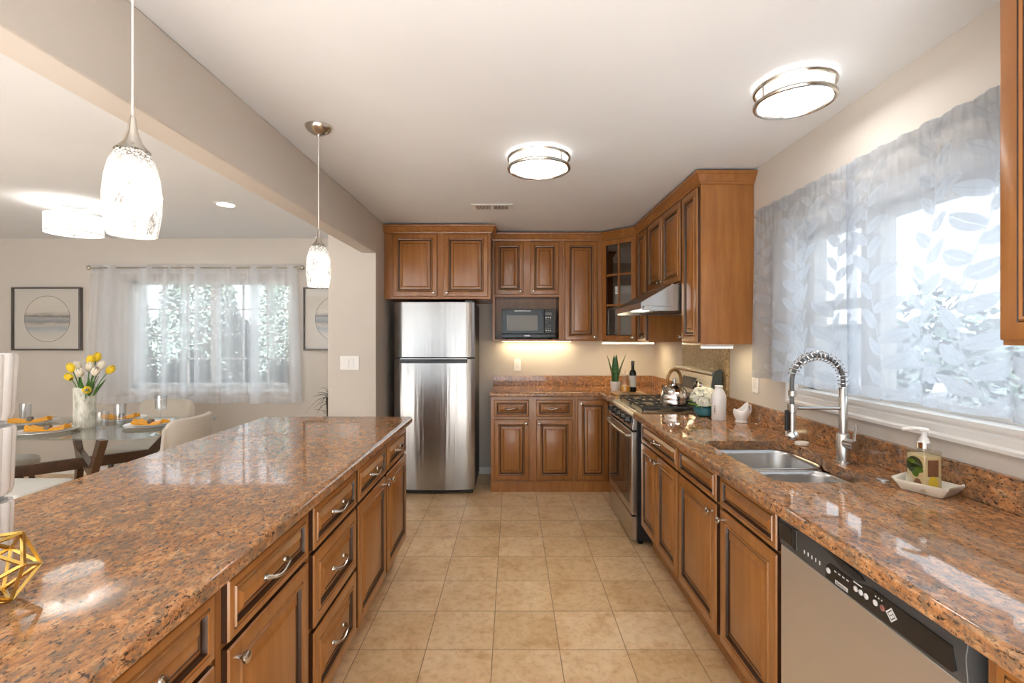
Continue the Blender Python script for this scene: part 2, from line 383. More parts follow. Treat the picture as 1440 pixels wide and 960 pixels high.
def slab(name, mat, outer, holes, z0, z1, r=0.012, parent=None, loc=(0,0,0)):
    prof = [(0.004, z0), (0, z0+0.005), (0, z1-r), (r*0.3, z1-r*0.3), (r, z1)]
    rings = [[(p[0], p[1], z) for p in offset_poly(outer, d)] for d, z in prof]
    mb = MB(); mb.loops(rings, 0, False, False)
    for z, ring, flip in ((z1, rings[-1], False), (z0, rings[0], True)):
        bm = bmesh.new(); es = []
        for lp in [[(p[0], p[1]) for p in ring]] + holes:
            vs = [bm.verts.new((p[0], p[1], z)) for p in lp]
            es += [bm.edges.new((vs[i], vs[(i+1) % len(vs)])) for i in range(len(vs))]
        bmesh.ops.triangle_fill(bm, edges=es, use_beauty=True)
        bm.verts.index_update()
        mb.add([tuple(v.co) for v in bm.verts], [tuple(v.index for v in f.verts) for f in bm.faces]); bm.free()
    for h in holes: mb.loops([[(p[0], p[1], z1) for p in h], [(p[0], p[1], z0) for p in h]], 0, False, False)
    # weld
    me = bpy.data.meshes.new(name); me.from_pydata(mb.v, [], mb.f); me.materials.append(M[mat])
    bm = bmesh.new(); bm.from_mesh(me); bmesh.ops.remove_doubles(bm, verts=bm.verts, dist=1e-5); bmesh.ops.recalc_face_normals(bm, faces=bm.faces); bm.to_mesh(me); bm.free()
    fl_ = [abs(p.normal.z) < 0.999 for p in me.polygons]; me.set_sharp_from_angle(angle=math.radians(50)); me.polygons.foreach_set('use_smooth', fl_); me.update()
    o = bpy.data.objects.new(name, me); C.objects.link(o); o.location = loc
    if parent: o.parent = parent
    return o
def sweep(path, prof, m=0):   # plan polyline, outward on the right hand; prof = closed [(out, z)]
    n = len(path); rings = []
    for i in range(n):
        p = Vector(path[i])
        d1 = (p-Vector(path[i-1])).normalized() if i else None
        d2 = (Vector(path[i+1])-p).normalized() if i < n-1 else None
        d1 = d1 or d2; d2 = d2 or d1
        n1, n2 = Vector((d1.y, -d1.x)), Vector((d2.y, -d2.x)); b = n1+n2; b = b/b.dot(n1)
        rings.append([(p.x+b.x*o_, p.y+b.y*o_, z) for o_, z in prof])
    return MB().loops(rings, m)
def text_mesh(name, txt, size, mat, parent, loc, rot):
    cu = bpy.data.curves.new(name, 'FONT'); cu.body = txt; cu.size = size; cu.extrude = size*0.02; cu.align_x = 'CENTER'; cu.align_y = 'CENTER'
    t = bpy.data.objects.new(name+'_src', cu); C.objects.link(t)
    dg = bpy.context.evaluated_depsgraph_get(); me = bpy.data.meshes.new_from_object(t.evaluated_get(dg))
    bpy.data.objects.remove(t); me.materials.clear(); me.materials.append(M[mat])
    o = bpy.data.objects.new(name, me); C.objects.link(o); o.parent = parent; o.location = loc; o.rotation_euler = rot
    return o

# ------------------------------------------------------------------ room shell
CZ, BACK, RX, LX, REAR = 2.44, 4.95, 1.475, -5.9, -2.4
def wall_hole(mb, axis, c0, c1, u0, u1, z0, z1, hu0, hu1, hz0, hz1):
    for a, b_, za, zb in ((u0, hu0, z0, z1), (hu1, u1, z0, z1), (hu0, hu1, z0, hz0), (hu0, hu1, hz1, z1)):
        if b_-a < 1e-4 or zb-za < 1e-4: continue
        if axis == 'y': mb.box(a, b_, c0, c1, za, zb)
        else: mb.box(c0, c1, a, b_, za, zb)
    return mb
struct(MB().box(LX-0.15, RX+0.15, REAR-0.15, BACK+0.15, -0.12, 0).build('floor', 'travertine', smooth=0))
struct(MB().box(LX, RX, REAR, -0.35, 0.0005, 0.012).build('added_carpet', 'bounce_carpet', smooth=0))  # unseen carpet behind the camera, added to bounce neutral light inside
struct(MB().box(LX-0.15, RX+0.15, REAR-0.15, BACK+0.15, CZ, CZ+0.12).build('ceiling', 'ceiling_paint', smooth=0))
DW = (-3.98, -2.27, 0.88, 2.02)      # dining window hole x0,x1,z0,z1
KW = (1.17, 2.46, 1.155, 1.96)       # kitchen window hole y0,y1,z0,z1
struct(wall_hole(MB(), 'y', BACK, BACK+0.15, LX-0.15, RX+0.15, 0, CZ, *DW).build('wall_back', 'wall_paint', smooth=0))
struct(wall_hole(MB(), 'x', RX, RX+0.15, REAR, BACK, 0, CZ, *KW).build('wall_right', 'wall_paint', smooth=0))
struct(MB().box(LX-0.15, LX, REAR, BACK, 0, CZ).build('wall_left', 'wall_paint', smooth=0))
struct(wall_hole(MB(), 'y', REAR-0.15, REAR, LX-0.15, RX+0.15, 0, CZ, -5.2, 0.9, 0.0, 2.15).build('wall_rear', 'wall_paint', smooth=0))
struct(MB().box(-1.562, -1.153, 4.04, BACK, 0, CZ).build('wall_partition', 'wall_paint', bev=0.006))
struct(MB().box(-1.274, -1.153, REAR, 4.04, 2.13, CZ).build('wall_header', 'wall_paint', bev=0.008))
bb = [(0, 0), (0.012, 0), (0.012, 0.055), (0.007, 0.066), (0, 0.068)]
struct(sweep([(-1.153, BACK), (-0.19, BACK)], bb).build('baseboard_back', 'white_paint'))
struct(sweep([(LX, BACK), (-1.562, BACK), (-1.562, 4.04), (-1.153, 4.04), (-1.153, 4.94)], bb).build('baseboard_partition', 'white_paint'))
# unseen rear glazed door, added to let daylight and sun fill the room
r_ = struct(bpy.data.objects.new('added_rear_door', None)); C.objects.link(r_); r_.location = (0, REAR-0.07, 0)
f = MB()
for x in (-5.17, -3.68, -2.15, -0.62, 0.87): f.box(x-0.03, x+0.03, -0.03, 0.03, 0.0, 2.15)
f.box(-5.2, 0.9, -0.03, 0.03, 2.09, 2.15); f.box(-5.2, 0.9, -0.03, 0.03, 0, 0.05)
f.build('frame', 'white_paint', r_)
for a, b_ in ((-5.14, -3.71), (-3.65, -2.18), (-2.12, -0.65), (-0.59, 0.84)):
    MB().box(a, b_, -0.004, 0.004, 0.05, 2.09).build('pane', 'window_glass', r_, smooth=0)

# kitchen window
k = bpy.data.objects.new('window_1', None); C.objects.link(k); k.location = (RX, 0, 0); struct(k)
f = MB(); y0, y1, z0, z1 = KW
f.box(0.06, 0.12, y0, y1, z0, z0+0.035).box(0.06, 0.12, y0, y1, z1-0.04, z1).box(0.06, 0.12, y0, y0+0.04, z0, z1).box(0.06, 0.12, y1-0.04, y1, z0, z1)
f.box(0.055, 0.125, 1.98, 2.09, z0, z1).box(0.058, 0.122, 2.09, y1-0.04, 1.555, 1.60)
f.build('window_frame', 'white_paint', k, bev=0.003)
for a, b_ in ((y0+0.04, 1.98), (2.09, y1-0.04)):
    MB().box(0.086, 0.092, a, b_, z0+0.035, z1-0.04).build('pane', 'window_glass', k, smooth=0)
cas = MB()
csp = [(0, 0), (0.022, 0), (0.024, 0.012), (0.016, 0.02), (0.018, 0.045), (0.012, 0.052), (0.013, 0.07), (0, 0.075)]
cas.loops([[(-o_, y, z0-0.075+h) for o_, h in csp] for y in (y0-0.08, y1+0.07)])
cas.loops([[(-o_, y1+0.075-h, zz) for o_, h in csp] for zz in (z0-0.075, z1+0.06)])
cas.loops([[(-o_, y0-0.075+h, zz) for o_, h in csp] for zz in (z0-0.075, z1+0.06)])
cas.loops([[(-o_, y, z1+0.075-h) for o_, h in csp] for y in (y0-0.08, y1+0.07)])
cas.box(-0.022, 0.06, y0-0.0, y1+0.0, z0-0.012, z0+0.004)
cas.build('window_sill', 'white_paint', k, smooth=30)

# dining window
d = bpy.data.objects.new('window_2', None); C.objects.link(d); d.location = (0, BACK, 0); struct(d)
x0, x1, z0, z1 = DW; xm = (x0+x1)/2; f = MB()
f.box(x0, x1, 0.05, 0.11, z0, z0+0.05).box(x0, x1, 0.05, 0.11, z1-0.05, z1).box(x0, x0+0.05, 0.05, 0.11, z0, z1).box(x1-0.05, x1, 0.05, 0.11, z0, z1).box(xm-0.035, xm+0.035, 0.045, 0.115, z0, z1)
f.build('window_frame', 'white_paint', d, bev=0.003)
mu = MB()
for i in (1, 2, 3):
    zz = z0+0.05+(z1-z0-0.1)*i/4; mu.box(x0+0.05, x1-0.05, 0.07, 0.09, zz-0.008, zz+0.008)
for s0, s1 in ((x0+0.05, xm-0.035), (xm+0.035, x1-0.05)):
    for i in (1, 2):
        xx = s0+(s1-s0)*i/3; mu.box(xx-0.008, xx+0.008, 0.07, 0.09, z0+0.05, z1-0.05)
mu.build('muntins', 'white_paint', d)
for s0, s1 in ((x0+0.05, xm-0.035), (xm+0.035, x1-0.05)):
    MB().box(s0, s1, 0.078, 0.082, z0+0.05, z1-0.05).build('pane', 'window_glass', d, smooth=0)
MB().box(x0-0.04, x1+0.04, -0.03, 0.05, z0-0.03, z0).build('window_sill', 'white_paint', d, bev=0.004)

# ------------------------------------------------------------------ outdoors
struct(MB().box(LX-0.4, 2.0, REAR-0.3, 5.2, CZ+0.121, CZ+0.28).build('added_roof', 'ext_wall', smooth=0))  # unseen slab, added to shape the daylight outside the dining window
struct(MB().box(-14, 12, -14, 16, -0.3, -0.2).build('ground', 'stone_patio', smooth=0))
def shrub(name, label, loc, rx, rz, n, leaf, mat, seed, z_lo=0.15):
    rnd = random.Random(seed); t = thing(name, label, 'shrub', loc); mb = MB()
    for i in range(n):
        a, u, rr = rnd.uniform(0, 2*PI), rnd.uniform(-1, 1), rnd.uniform(0.45, 1.0)**0.5
        s = math.sqrt(1-u*u); lump = 1+0.22*math.sin(3*a+seed)*math.cos(4*u)
        c = Vector((rx*rr*s*math.cos(a)*lump, rx*rr*s*math.sin(a)*lump, z_lo+rz/2+rz/2*rr*u))
        dr = Vector((rnd.gauss(0, 1), rnd.gauss(0, 1), rnd.gauss(0.3, 1))).normalized(); sd = dr.orthogonal().normalized()
        L = leaf*rnd.uniform(0.6, 1.2)
        mb.add([c, c+dr*L*0.5+sd*L*0.25, c+dr*L, c+dr*L*0.5-sd*L*0.25], [(0, 1, 2, 3)])
    mb.build('foliage', mat, t, smooth=0)
    if rx > 0.52: MB().ball((0, 0, z_lo+rz/2), rx*0.8, rx*0.8, rz*0.43, 20, k=12).build('inner_growth', mat, t)
    tr = MB()
    for i in range(4):
        a = i*1.6+seed; tr.tube([(0.03*math.cos(a), 0.03*math.sin(a), -0.02), (0.06*math.cos(a), 0.06*math.sin(a), rz*0.3), (rx*0.4*math.cos(a), rx*0.4*math.sin(a), z_lo+rz*0.6)], [0.02, 0.016, 0.008], 6)
    tr.build('stem', 'walnut', t); return t
G = -0.2
shrub('garden_shrub', 'dark leafy shrub outside the kitchen window behind the leaf-patterned curtain', (2.75, 3.05, G), 0.38, 1.5, 900, 0.12, 'shrub_leaf', 3, 0.5)
shrub('garden_shrub', 'low leafy bush outside the right part of the kitchen window', (2.7, 1.75, G), 0.5, 1.25, 900, 0.11, 'shrub_leaf', 5)
fn = thing('garden_wall', 'pale rendered garden wall outside the kitchen window', 'wall', (5.0, 3.0, G))
MB().box(-0.1, 0.1, -5.5, 5.5, 0, 1.75).build('wall_panel', 'ext_wall', fn, bev=0.01)
MB().box(-0.14, 0.14, -5.5, 5.5, 1.75, 1.81).build('coping', 'stone_patio', fn, bev=0.01)
fe = thing('backdrop_fence', 'added dark board fence blocking bright sky behind the dining window hedge', 'fence', (-3.4, 8.6, G))  # added backdrop, keeps bright sky out of the hedge gaps
MB().box(-4.5, 4.5, -0.02, 0.02, 0.05, 2.75).build('boards', 'fence_board', fe)
for i in range(5): MB().box(-4.5+i*2.2, -4.4+i*2.2, 0.02, 0.12, -0.0, 2.55).build('post', 'fence_board', fe)
for i, (x, y, rx, rz) in enumerate(((-4.9, 7.5, 0.57, 2.75), (-3.4, 7.55, 0.57, 2.8), (-1.9, 7.5, 0.57, 2.75), (-6.4, 7.55, 0.57, 2.7), (-0.4, 7.55, 0.57, 2.7))):
    shrub('hedge_shrub', ['tall hedge shrub seen through the left third of the dining window', 'tall hedge shrub seen through the middle of the dining window', 'tall hedge shrub seen through the right side of the dining window',
          'hedge shrub beyond the far left edge of the dining window', 'hedge shrub beyond the right edge of the dining window'][i], (x, y, G), rx, rz, 20000, 0.06, 'hedge_leaf', 11+i, 0.1)

# ------------------------------------------------------------------ cabinets
def front_panel(w_, h_, fr, t=0.02, pane=False):
    k = min(1.0, (min(w_, h_)/2-fr)*0.8/0.046)
    rg = [(0, 0, 1), (0, -t+0.006, 1), (0.003, -t+0.001, 0), (0.006, -t, 0), (fr-0.012*k, -t, 0), (fr-0.009*k, -t+0.003, 1), (fr-0.005*k, -t-0.003, 0), (fr+0.001*k, -t-0.001, 0), (fr+0.005*k, -t+0.009, 1), (fr+0.013*k, -t+0.009, 1),
          (fr+0.036*k, -t-0.001, 0), (fr+0.039*k, -t+0.001, 1), (fr+0.042*k, -t, 0)]
    rings = [[(i, y, i), (w_-i, y, i), (w_-i, y, h_-i), (i, y, h_-i)] for i, y, _ in rg]
    return MB().loops(rings, [r[2] for r in rg[1:]]+[0])
def knob(parent, x, z, t=0.02):
    mb = MB().lathe([(0.006, 0), (0.006, 0.012), (0.011, 0.016), (0.015, 0.022), (0.0145, 0.027), (0.009, 0.031), (0.001, 0.032)], 16)
    mb.build('knob', 'nickel', parent, (x, -t, z), (PI/2, 0, 0))
def pull(parent, x, z, L=0.096, t=0.02):
    mb = MB(); pts = []; rr = []
    for i in range(13):
        u = -1+2*i/12; pts.append((u*L/2*1.15, -0.026*(1-abs(u)**3.0)-0.004, 0.006*math.sin(u*PI))); rr.append(0.0042+0.0035*abs(u)**4)
    mb.tube(pts, rr, 8)
    for s in (-1, 1): mb.lathe([(0.009, 0), (0.008, 0.004), (0.004, 0.007)], 10, (0, 0, 0)); mb.xf(Matrix.Translation((s*L/2*1.1, 0, -0.0)) @ Matrix.Rotation(PI/2, 4, 'X'), len(mb.v)-30)
    mb.build('pull', 'nickel', parent, (x, -t-0.001, z))
def cabinet(name, label, loc, rot, w_, z0, z1, dep, fronts, toe=None, hollow=True, group=None, topopen=False):
    t = thing(name, label, 'cabinet', loc, rot, group)
    mb = MB().box(0, w_, 0, 0.02, z0, z1).box(0, 0.018, 0.02, dep, z0, z1).box(w_-0.018, w_, 0.02, dep, z0, z1).box(0.018, w_-0.018, 0.02, dep, z0, z0+0.018)
    mb.box(0.018, w_-0.018, dep-0.012, dep, z0+0.018, z1)
    if not topopen: mb.box(0.018, w_-0.018, 0.02, dep-0.012, z1-0.018, z1)
    mb.build('carcass', 'maple_side', t)
    for fr in fronts:
        kind, x0, x1, a, b_ = fr[:5]
        fw = min(0.052, (b_-a)*0.2, (x1-x0)*0.24)
        o = front_panel(x1-x0, b_-a, fw).build(kind, ['maple', 'glaze'], t, (x0, 0, a), smooth=25)
        hw = fr[5] if len(fr) > 5 else None
        if hw == 'pull': pull(o, (x1-x0)/2, (b_-a)/2)
        elif hw: 
            kx = (x1-x0)-0.030 if 'r' in hw else 0.030; kz = (b_-a)-0.035 if 't' in hw else 0.030
            knob(o, kx, kz)
    if toe is not None:
        MB().box(0, w_, toe, toe+0.015, 0, z0).build('toe_kick', 'maple', t)
    return t
R90 = -PI/2
CT = 0.872
# right run (faces -X): local x runs toward the camera
XF = 0.872
cabinet('base_cabinet', 'narrow base cabinet with a wide drawer over twin doors, next to the range', (XF, 3.205, 0), R90, 0.745, 0.165, CT, 0.58,
        [('drawer', 0.06, 0.738, 0.735, 0.862, 'pull'), ('door', 0.06, 0.39, 0.178, 0.722, 'tr'), ('door', 0.40, 0.738, 0.178, 0.722, 'tl')], 0.075)
cabinet('sink_cabinet', 'base cabinet under the double sink with two blank drawer fronts', (XF, 2.458, 0), R90, 0.935, 0.165, CT, 0.58,
        [('drawer_front', 0.012, 0.462, 0.735, 0.862), ('drawer_front', 0.505, 0.918, 0.735, 0.862), ('door', 0.012, 0.462, 0.178, 0.722, 'tr'), ('door', 0.505, 0.918, 0.178, 0.722, 'tl')], 0.075, topopen=True)
cabinet('base_cabinet', 'base cabinet nearest the camera on the right, beyond the dishwasher', (XF, 0.872, 0), R90, 0.60, 0.165, CT, 0.58,
        [('drawer', 0.03, 0.57, 0.735, 0.862, 'pull'), ('door', 0.03, 0.57, 0.178, 0.722, 'tl')], 0.075)
# back run (faces -Y)
cabinet('base_cabinet', 'two door base cabinet with two drawers on the back wall beside the refrigerator', (-0.195, 4.38, 0), 0, 0.775, 0.092, CT, 0.565,
        [('drawer', 0.030, 0.352, 0.688, 0.842, 'pull'), ('drawer', 0.418, 0.75, 0.688, 0.842, 'pull'), ('door', 0.030, 0.352, 0.110, 0.662, 'tr'), ('door', 0.418, 0.75, 0.110, 0.662, 'tl')], -0.014)
cabinet('corner_cabinet', 'tall single door base cabinet in the back corner behind the range', (0.582, 4.38, 0), 0, 0.885, 0.092, CT, 0.565,
        [('door', 0.022, 0.30, 0.110, 0.842, 'tl')], -0.014)
fl = thing('filler_cabinet', 'wooden filler between the range and back corner cabinet', 'cabinet', (0.885, 4.02, 0))
MB().box(0, 0.02, 0, 0.335, 0.0, CT).box(0.02, 0.55, 0.0, 0.02, 0.0, CT).build('panel', 'maple', fl)
# island (faces +X): local x runs away from the camera
IX = -0.676
isl = [(0.03, 'island cabinet nearest the camera, mostly below the frame', 0.56, [('drawer', 0.03, 0.53, 0.715, 0.86, 'pull'), ('door', 0.03, 0.53, 0.178, 0.70, 'tr')]),
       (0.60, 'island cabinet second from the camera end with its drawer cut by the frame', 0.475, [('drawer', 0.02, 0.455, 0.715, 0.86, 'pull'), ('door', 0.02, 0.455, 0.178, 0.70, 'tr')]),
       (1.085, 'island cabinet with one drawer over one door, left of the three drawer bank', 0.475, [('drawer', 0.022, 0.452, 0.715, 0.86, 'pull'), ('door', 0.022, 0.452, 0.178, 0.70, 'tl')]),
       (1.565, 'island bank of three stacked drawers with curved pulls', 0.460, [('drawer', 0.018, 0.448, 0.715, 0.86, 'pull'), ('drawer', 0.018, 0.448, 0.455, 0.70, 'pull'), ('drawer', 0.018, 0.448, 0.178, 0.438, 'pull')]),
       (2.028, 'island cabinet with a drawer and door, second from the far end', 0.470, [('drawer', 0.014, 0.458, 0.715, 0.86, 'pull'), ('door', 0.014, 0.458, 0.178, 0.70, 'tr')]),
       (2.50, 'island cabinet at the far end facing the refrigerator', 0.485, [('drawer', 0.014, 0.46, 0.715, 0.86, 'pull'), ('door', 0.014, 0.46, 0.178, 0.70, 'tl')])]
for y, lab, w_, fr in isl:
    cabinet('island_cabinet', lab, (IX, y, 0), PI/2, w_-0.001, 0.165, CT, 0.58, fr, 0.075)
# uppers
UB, UT = 1.378, 2.36
cabinet('upper_cabinet', 'deep two door upper cabinet above the refrigerator', (-1.148, 4.29, 0), 0, 0.955, 1.762, UT, 0.655,
        [('door', 0.077, 0.476, 1.785, 2.345, 'br'), ('door', 0.535, 0.932, 1.785, 2.345, 'bl')])
mc = thing('microwave_cabinet', 'upper cabinet with two short doors and an open shelf for the microwave', 'cabinet', (-0.19, 4.62, 0))
MB().box(0, 0.68, 0, 0.02, 1.808, UT).box(0, 0.025, 0.001, 0.325, UB, UT).box(0.645, 0.68, 0.001, 0.325, UB, UT).box(0.025, 0.645, 0.02, 0.325, 1.808, 1.826).box(0.025, 0.645, 0.313, 0.325, UB, UT) \
    .box(0.025, 0.645, 0.0, 0.313, UB, UB+0.018).box(0.025, 0.645, 0.02, 0.313, UT-0.02, UT).build('carcass', 'maple_side', mc)
for x0, x1, hw in ((0.022, 0.302, 'br'), (0.366, 0.645, 'bl')):
    o = front_panel(x1-x0, 0.508, 0.05).build('door', ['maple', 'glaze'], mc, (x0, 0, 1.832), smooth=25)
    knob(o, (x1-x0)-0.03 if hw == 'br' else 0.03, 0.03)
cabinet('upper_cabinet', 'tall single door upper cabinet between the microwave and glass corner cabinet', (0.492, 4.62, 0), 0, 0.378, UB, UT, 0.325, [('door', 0.02, 0.335, 1.388, 2.342, 'br')])
# diagonal corner
A, B = Vector((0.872, 4.62)), Vector((1.152, 4.34)); dl = (B-A).length
dg_ = thing('corner_display_cabinet', 'diagonal corner upper cabinet with a six pane glass door', 'cabinet', (A.x, A.y, 0), -PI/4)
def dloc(x, y):
    p = Vector((x-A.x, y-A.y)); c, s = math.cos(PI/4), math.sin(PI/4); return (p.x*c-p.y*s, p.x*s+p.y*c)
pent = [dloc(0.872, 4.62), dloc(1.152, 4.34), dloc(1.472, 4.34), dloc(1.472, 4.946), dloc(0.872, 4.946)]
mb = MB().prism(pent, UB, UB+0.018).prism(pent, UT-0.018, UT)
for i in (1, 2, 3, 4):
    p, q = Vector(pent[i]), Vector(pent[(i+1) % 5]); n_ = Vector((-(q-p).y, (q-p).x)).normalized()*0.014
    mb.prism([tuple(p), tuple(q), tuple(q+n_), tuple(p+n_)], UB+0.018, UT-0.018)
for a, b_ in ((0.0, 0.03), (dl-0.03, dl)): mb.box(a, b_, -0.001, 0.019, UB, UT)
mb.box(0.03, dl-0.03, -0.001, 0.019, UB, 1.40).box(0.03, dl-0.03, -0.001, 0.019, 2.335, UT)
mb.build('carcass', 'maple_side', dg_)
ins = offset_poly(pent, 0.02)
mb = MB()
for z in (1.70, 2.02): mb.prism(ins, z, z+0.015)
mb.build('shelf', 'cab_inside', dg_)
dw_, dh_ = dl-0.03, 0.955
t_ = 0.02; fr = 0.05
rg = [(0, 0, 0), (0, -t_+0.004, 0), (0.004, -t_, 0), (fr-0.008, -t_, 0), (fr-0.003, -t_-0.002, 1), (fr+0.002, -t_+0.006, 1), (fr+0.004, 0, 1)]
mb = MB().loops([[(i, y, i), (dw_-i, y, i), (dw_-i, y, dh_-i), (i, y, dh_-i)] for i, y, _ in rg], [r[2] for r in rg], closed=True)
mb.box(dw_/2-0.009, dw_/2+0.009, -0.016, -0.004, fr, dh_-fr)
for i in (1, 2): zz = fr+(dh_-2*fr)*i/3; mb.box(fr, dw_-fr, -0.016, -0.004, zz-0.009, zz+0.009)
gd = mb.build('door', ['maple', 'glaze'], dg_, (0.015, -0.001, 1.386), smooth=25)
MB().box(fr, dw_-fr, -0.010, -0.006, fr, dh_-fr).build('glass', 'cab_glass', gd, smooth=0)
knob(gd, dw_-0.026, 0.03)
cabinet('upper_cabinet', 'narrow upper cabinet between the glass corner cabinet and range hood', (1.152, 4.335, 0), R90, 0.335, UB, UT, 0.32, [('door', 0.03, 0.30, 1.388, 2.342, 'br')])
cabinet('hood_cabinet', 'short two door upper cabinet above the range hood', (1.152, 3.998, 0), R90, 0.795, 1.785, UT, 0.32,
        [('door', 0.012, 0.385, 1.80, 2.342, 'br'), ('door', 0.405, 0.782, 1.80, 2.342, 'bl')])
cabinet('upper_cabinet', 'tall narrow end upper cabinet beside the kitchen curtain', (1.152, 3.201, 0), R90, 0.30, UB, UT, 0.32, [('door', 0.018, 0.282, 1.388, 2.342, 'bl')])
cabinet('upper_cabinet', 'upper cabinet cut by the right edge of the frame near the camera', (1.150, 1.115, 0), R90, 0.62, 1.408, UT, 0.322,
        [('door', 0.008, 0.612, 1.42, 2.342, 'br')])
cp = [(0, 2.352), (0.008, 2.352), (0.010, 2.362), (0.018, 2.368), (0.026, 2.385), (0.036, 2.402), (0.044, 2.406), (0.046, 2.422), (0, 2.424)]
tag(sweep([(-1.150, 4.288), (-0.191, 4.288), (-0.191, 4.566)], cp).build('crown_moulding', 'maple', smooth=28), 'wooden crown moulding on top of the cabinet above the refrigerator', 'moulding')
tag(sweep([(-0.188, 4.618), (0.871, 4.618), (1.150, 4.339), (1.150, 2.899), (1.472, 2.899)], cp).build('crown_moulding', 'maple', smooth=28), 'long wooden crown moulding turning the corner over the back and hood cabinets', 'moulding')
tag(sweep([(1.148, 1.116), (1.148, 0.494)], cp).build('crown_moulding', 'maple', smooth=28), 'crown moulding over the near right cabinet at the frame edge', 'moulding')

# ------------------------------------------------------------------ counters
tag(slab('island_countertop', 'granite', [(-1.585, -0.25), (-0.64, -0.25), (-0.64, 3.06), (-1.585, 3.06)], [], CT, 0.914, 0.014), 'large orange brown granite countertop on the island', 'countertop')
ib = thing('island_partition', 'wooden back panel carrying the island countertop on the dining side', 'partition', (-1.27, 1.5, 0))
MB().box(-0.01, 0.008, -1.4, 1.485, 0, CT).build('panel', 'maple', ib)
def round_poly(pts, rs, n=5):
    out = []; N = len(pts)
    for i in range(N):
        p0, p1, p2 = Vector(pts[i-1]), Vector(pts[i]), Vector(pts[(i+1) % N]); a, b_ = (p0-p1).normalized(), (p2-p1).normalized(); r = rs[i]
        A_, B_ = p1+a*r, p1+b_*r
        for j in range(n+1):
            u = j/n; out.append(tuple(A_*(1-u)**2+p1*2*u*(1-u)+B_*u*u))
    return out
sinkhole = round_poly([(0.935, 1.675), (1.295, 1.675), (1.295, 1.985), (1.335, 2.055), (1.335, 2.345), (0.935, 2.345)], [0.08, 0.08, 0.03, 0.03, 0.08, 0.08])
tag(slab('countertop', 'granite', [(0.82, 0.1), (1.473, 0.1), (1.473, 3.225), (0.82, 3.225)], [sinkhole], CT, 0.914, 0.012), 'granite countertop with the sink cut-out under the kitchen window', 'countertop')
tag(slab('countertop', 'granite', [(-0.205, 4.34), (0.815, 4.34), (0.815, 4.015), (1.473, 4.015), (1.473, 4.948), (-0.205, 4.948)], [], CT, 0.914, 0.012), 'L shaped granite countertop in the back corner beyond the range', 'countertop')
tag(MB().box(1.452, 1.473, 0.1, 3.222, 0.9145, 1.018).build('backsplash', 'granite', bev=0.003), 'low granite backsplash strip under the kitchen window', 'backsplash')
tag(MB().box(-0.195, 1.45, 4.928, 4.948, 0.9145, 1.018).build('backsplash', 'granite', bev=0.003), 'low granite backsplash strip on the back wall', 'backsplash')
tag(MB().box(1.452, 1.473, 4.075, 4.926, 0.9145, 1.018).build('backsplash', 'granite', bev=0.003), 'low granite backsplash strip on the right wall beyond the range', 'backsplash')
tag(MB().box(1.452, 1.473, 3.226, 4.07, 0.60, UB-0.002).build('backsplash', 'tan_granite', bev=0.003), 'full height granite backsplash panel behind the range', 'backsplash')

# sink
sk = thing('double_sink', 'stainless steel undermount double bowl sink in the granite counter', 'sink', (1.135, 2.01, 0.68))
def bowl(y0, y1, x0=0.937, x1=1.333, dz=0.19):
    o_ = Vector((1.135, 2.01)); mb = MB(); rings = []
    for ins_, z in ((0, dz), (0.004, dz-0.02), (0.012, 0.05), (0.02, 0.02), (0.045, 0.004), (0.08, 0.0)):
        rings.append([(p[0]-o_.x, p[1]-o_.y, z) for p in rrect(x0+ins_, x1-ins_, y0+ins_, y1-ins_, 0.066)])
    mb.loops(rings, 0, False, True); return mb
for a, b_ in ((2.015, 2.343), (1.677, 1.985)):
    bowl(a, b_, x1=1.333 if a > 2 else 1.293).build('bowl', 'sink_steel', sk, smooth=60, solid=0.002)
    MB().lathe([(0.045, 0), (0.045, 0.004), (0.036, 0.005), (0.03, 0.001), (0.004, 0.001)], 24, (0.0, (a+b_)/2-2.01, 0.001)).build('drain', 'chrome', sk)
MB().prism([(-0.197, -0.028), (0.157, -0.028), (0.175, 0.008), (-0.197, 0.008)], 0.180, 0.1885).build('divider', 'steel', sk, bev=0.004)

# faucet
fc = thing('kitchen_faucet', 'tall spring neck pull-down faucet behind the double sink', 'faucet', (1.345, 1.935, 0.914))
MB().lathe([(0.03, 0), (0.03, 0.006), (0.024, 0.01), (0.0235, 0.115), (0.021, 0.12), (0.0155, 0.122), (0.0155, 0.30), (0.013, 0.305)], 20).build('body', 'steel', fc)
arc = []
for i in range(25):
    a = PI*i/24; arc.append((-0.104+0.104*math.cos(a), 0, 0.33+0.105*math.sin(a)))
arc = [(0, 0, 0.30)]+arc+[(-0.208, 0, 0.26), (-0.207, 0, 0.19)]
MB().tube(arc, 0.0085, 10).build('hose', 'mid_grey', fc)
def along(pts, n):
    P = [Vector(p) for p in pts]; L = [0]
    for i in range(1, len(P)): L.append(L[-1]+(P[i]-P[i-1]).length)
    out = []
    for k_ in range(n):
        s_ = L[-1]*k_/(n-1); i = 1
        while i < len(P)-1 and L[i] < s_: i += 1
        u = (s_-L[i-1])/(L[i]-L[i-1]); out.append((P[i-1].lerp(P[i], u), (P[i]-P[i-1]).normalized()))
    return out
coil = []
for i, (p, t) in enumerate(along(arc[:24], 260)):
    a = 2*PI*i/13; side = Vector((0, 1, 0)); up = t.cross(side)
    coil.append(p+side*0.0185*math.cos(a)+up*0.0185*math.sin(a))
MB().tube(coil, 0.0022, 5).build('spring', 'chrome', fc)
MB().lathe([(0.012, 0.0), (0.015, 0.002), (0.015, 0.022), (0.012, 0.024)], 14, (-0.2065, 0, 0.27)).build('collar', 'steel', fc)
MB().tube([(-0.012, 0, 0.222), (-0.185, 0, 0.222)], 0.006, 8).build('brace', 'steel', fc)
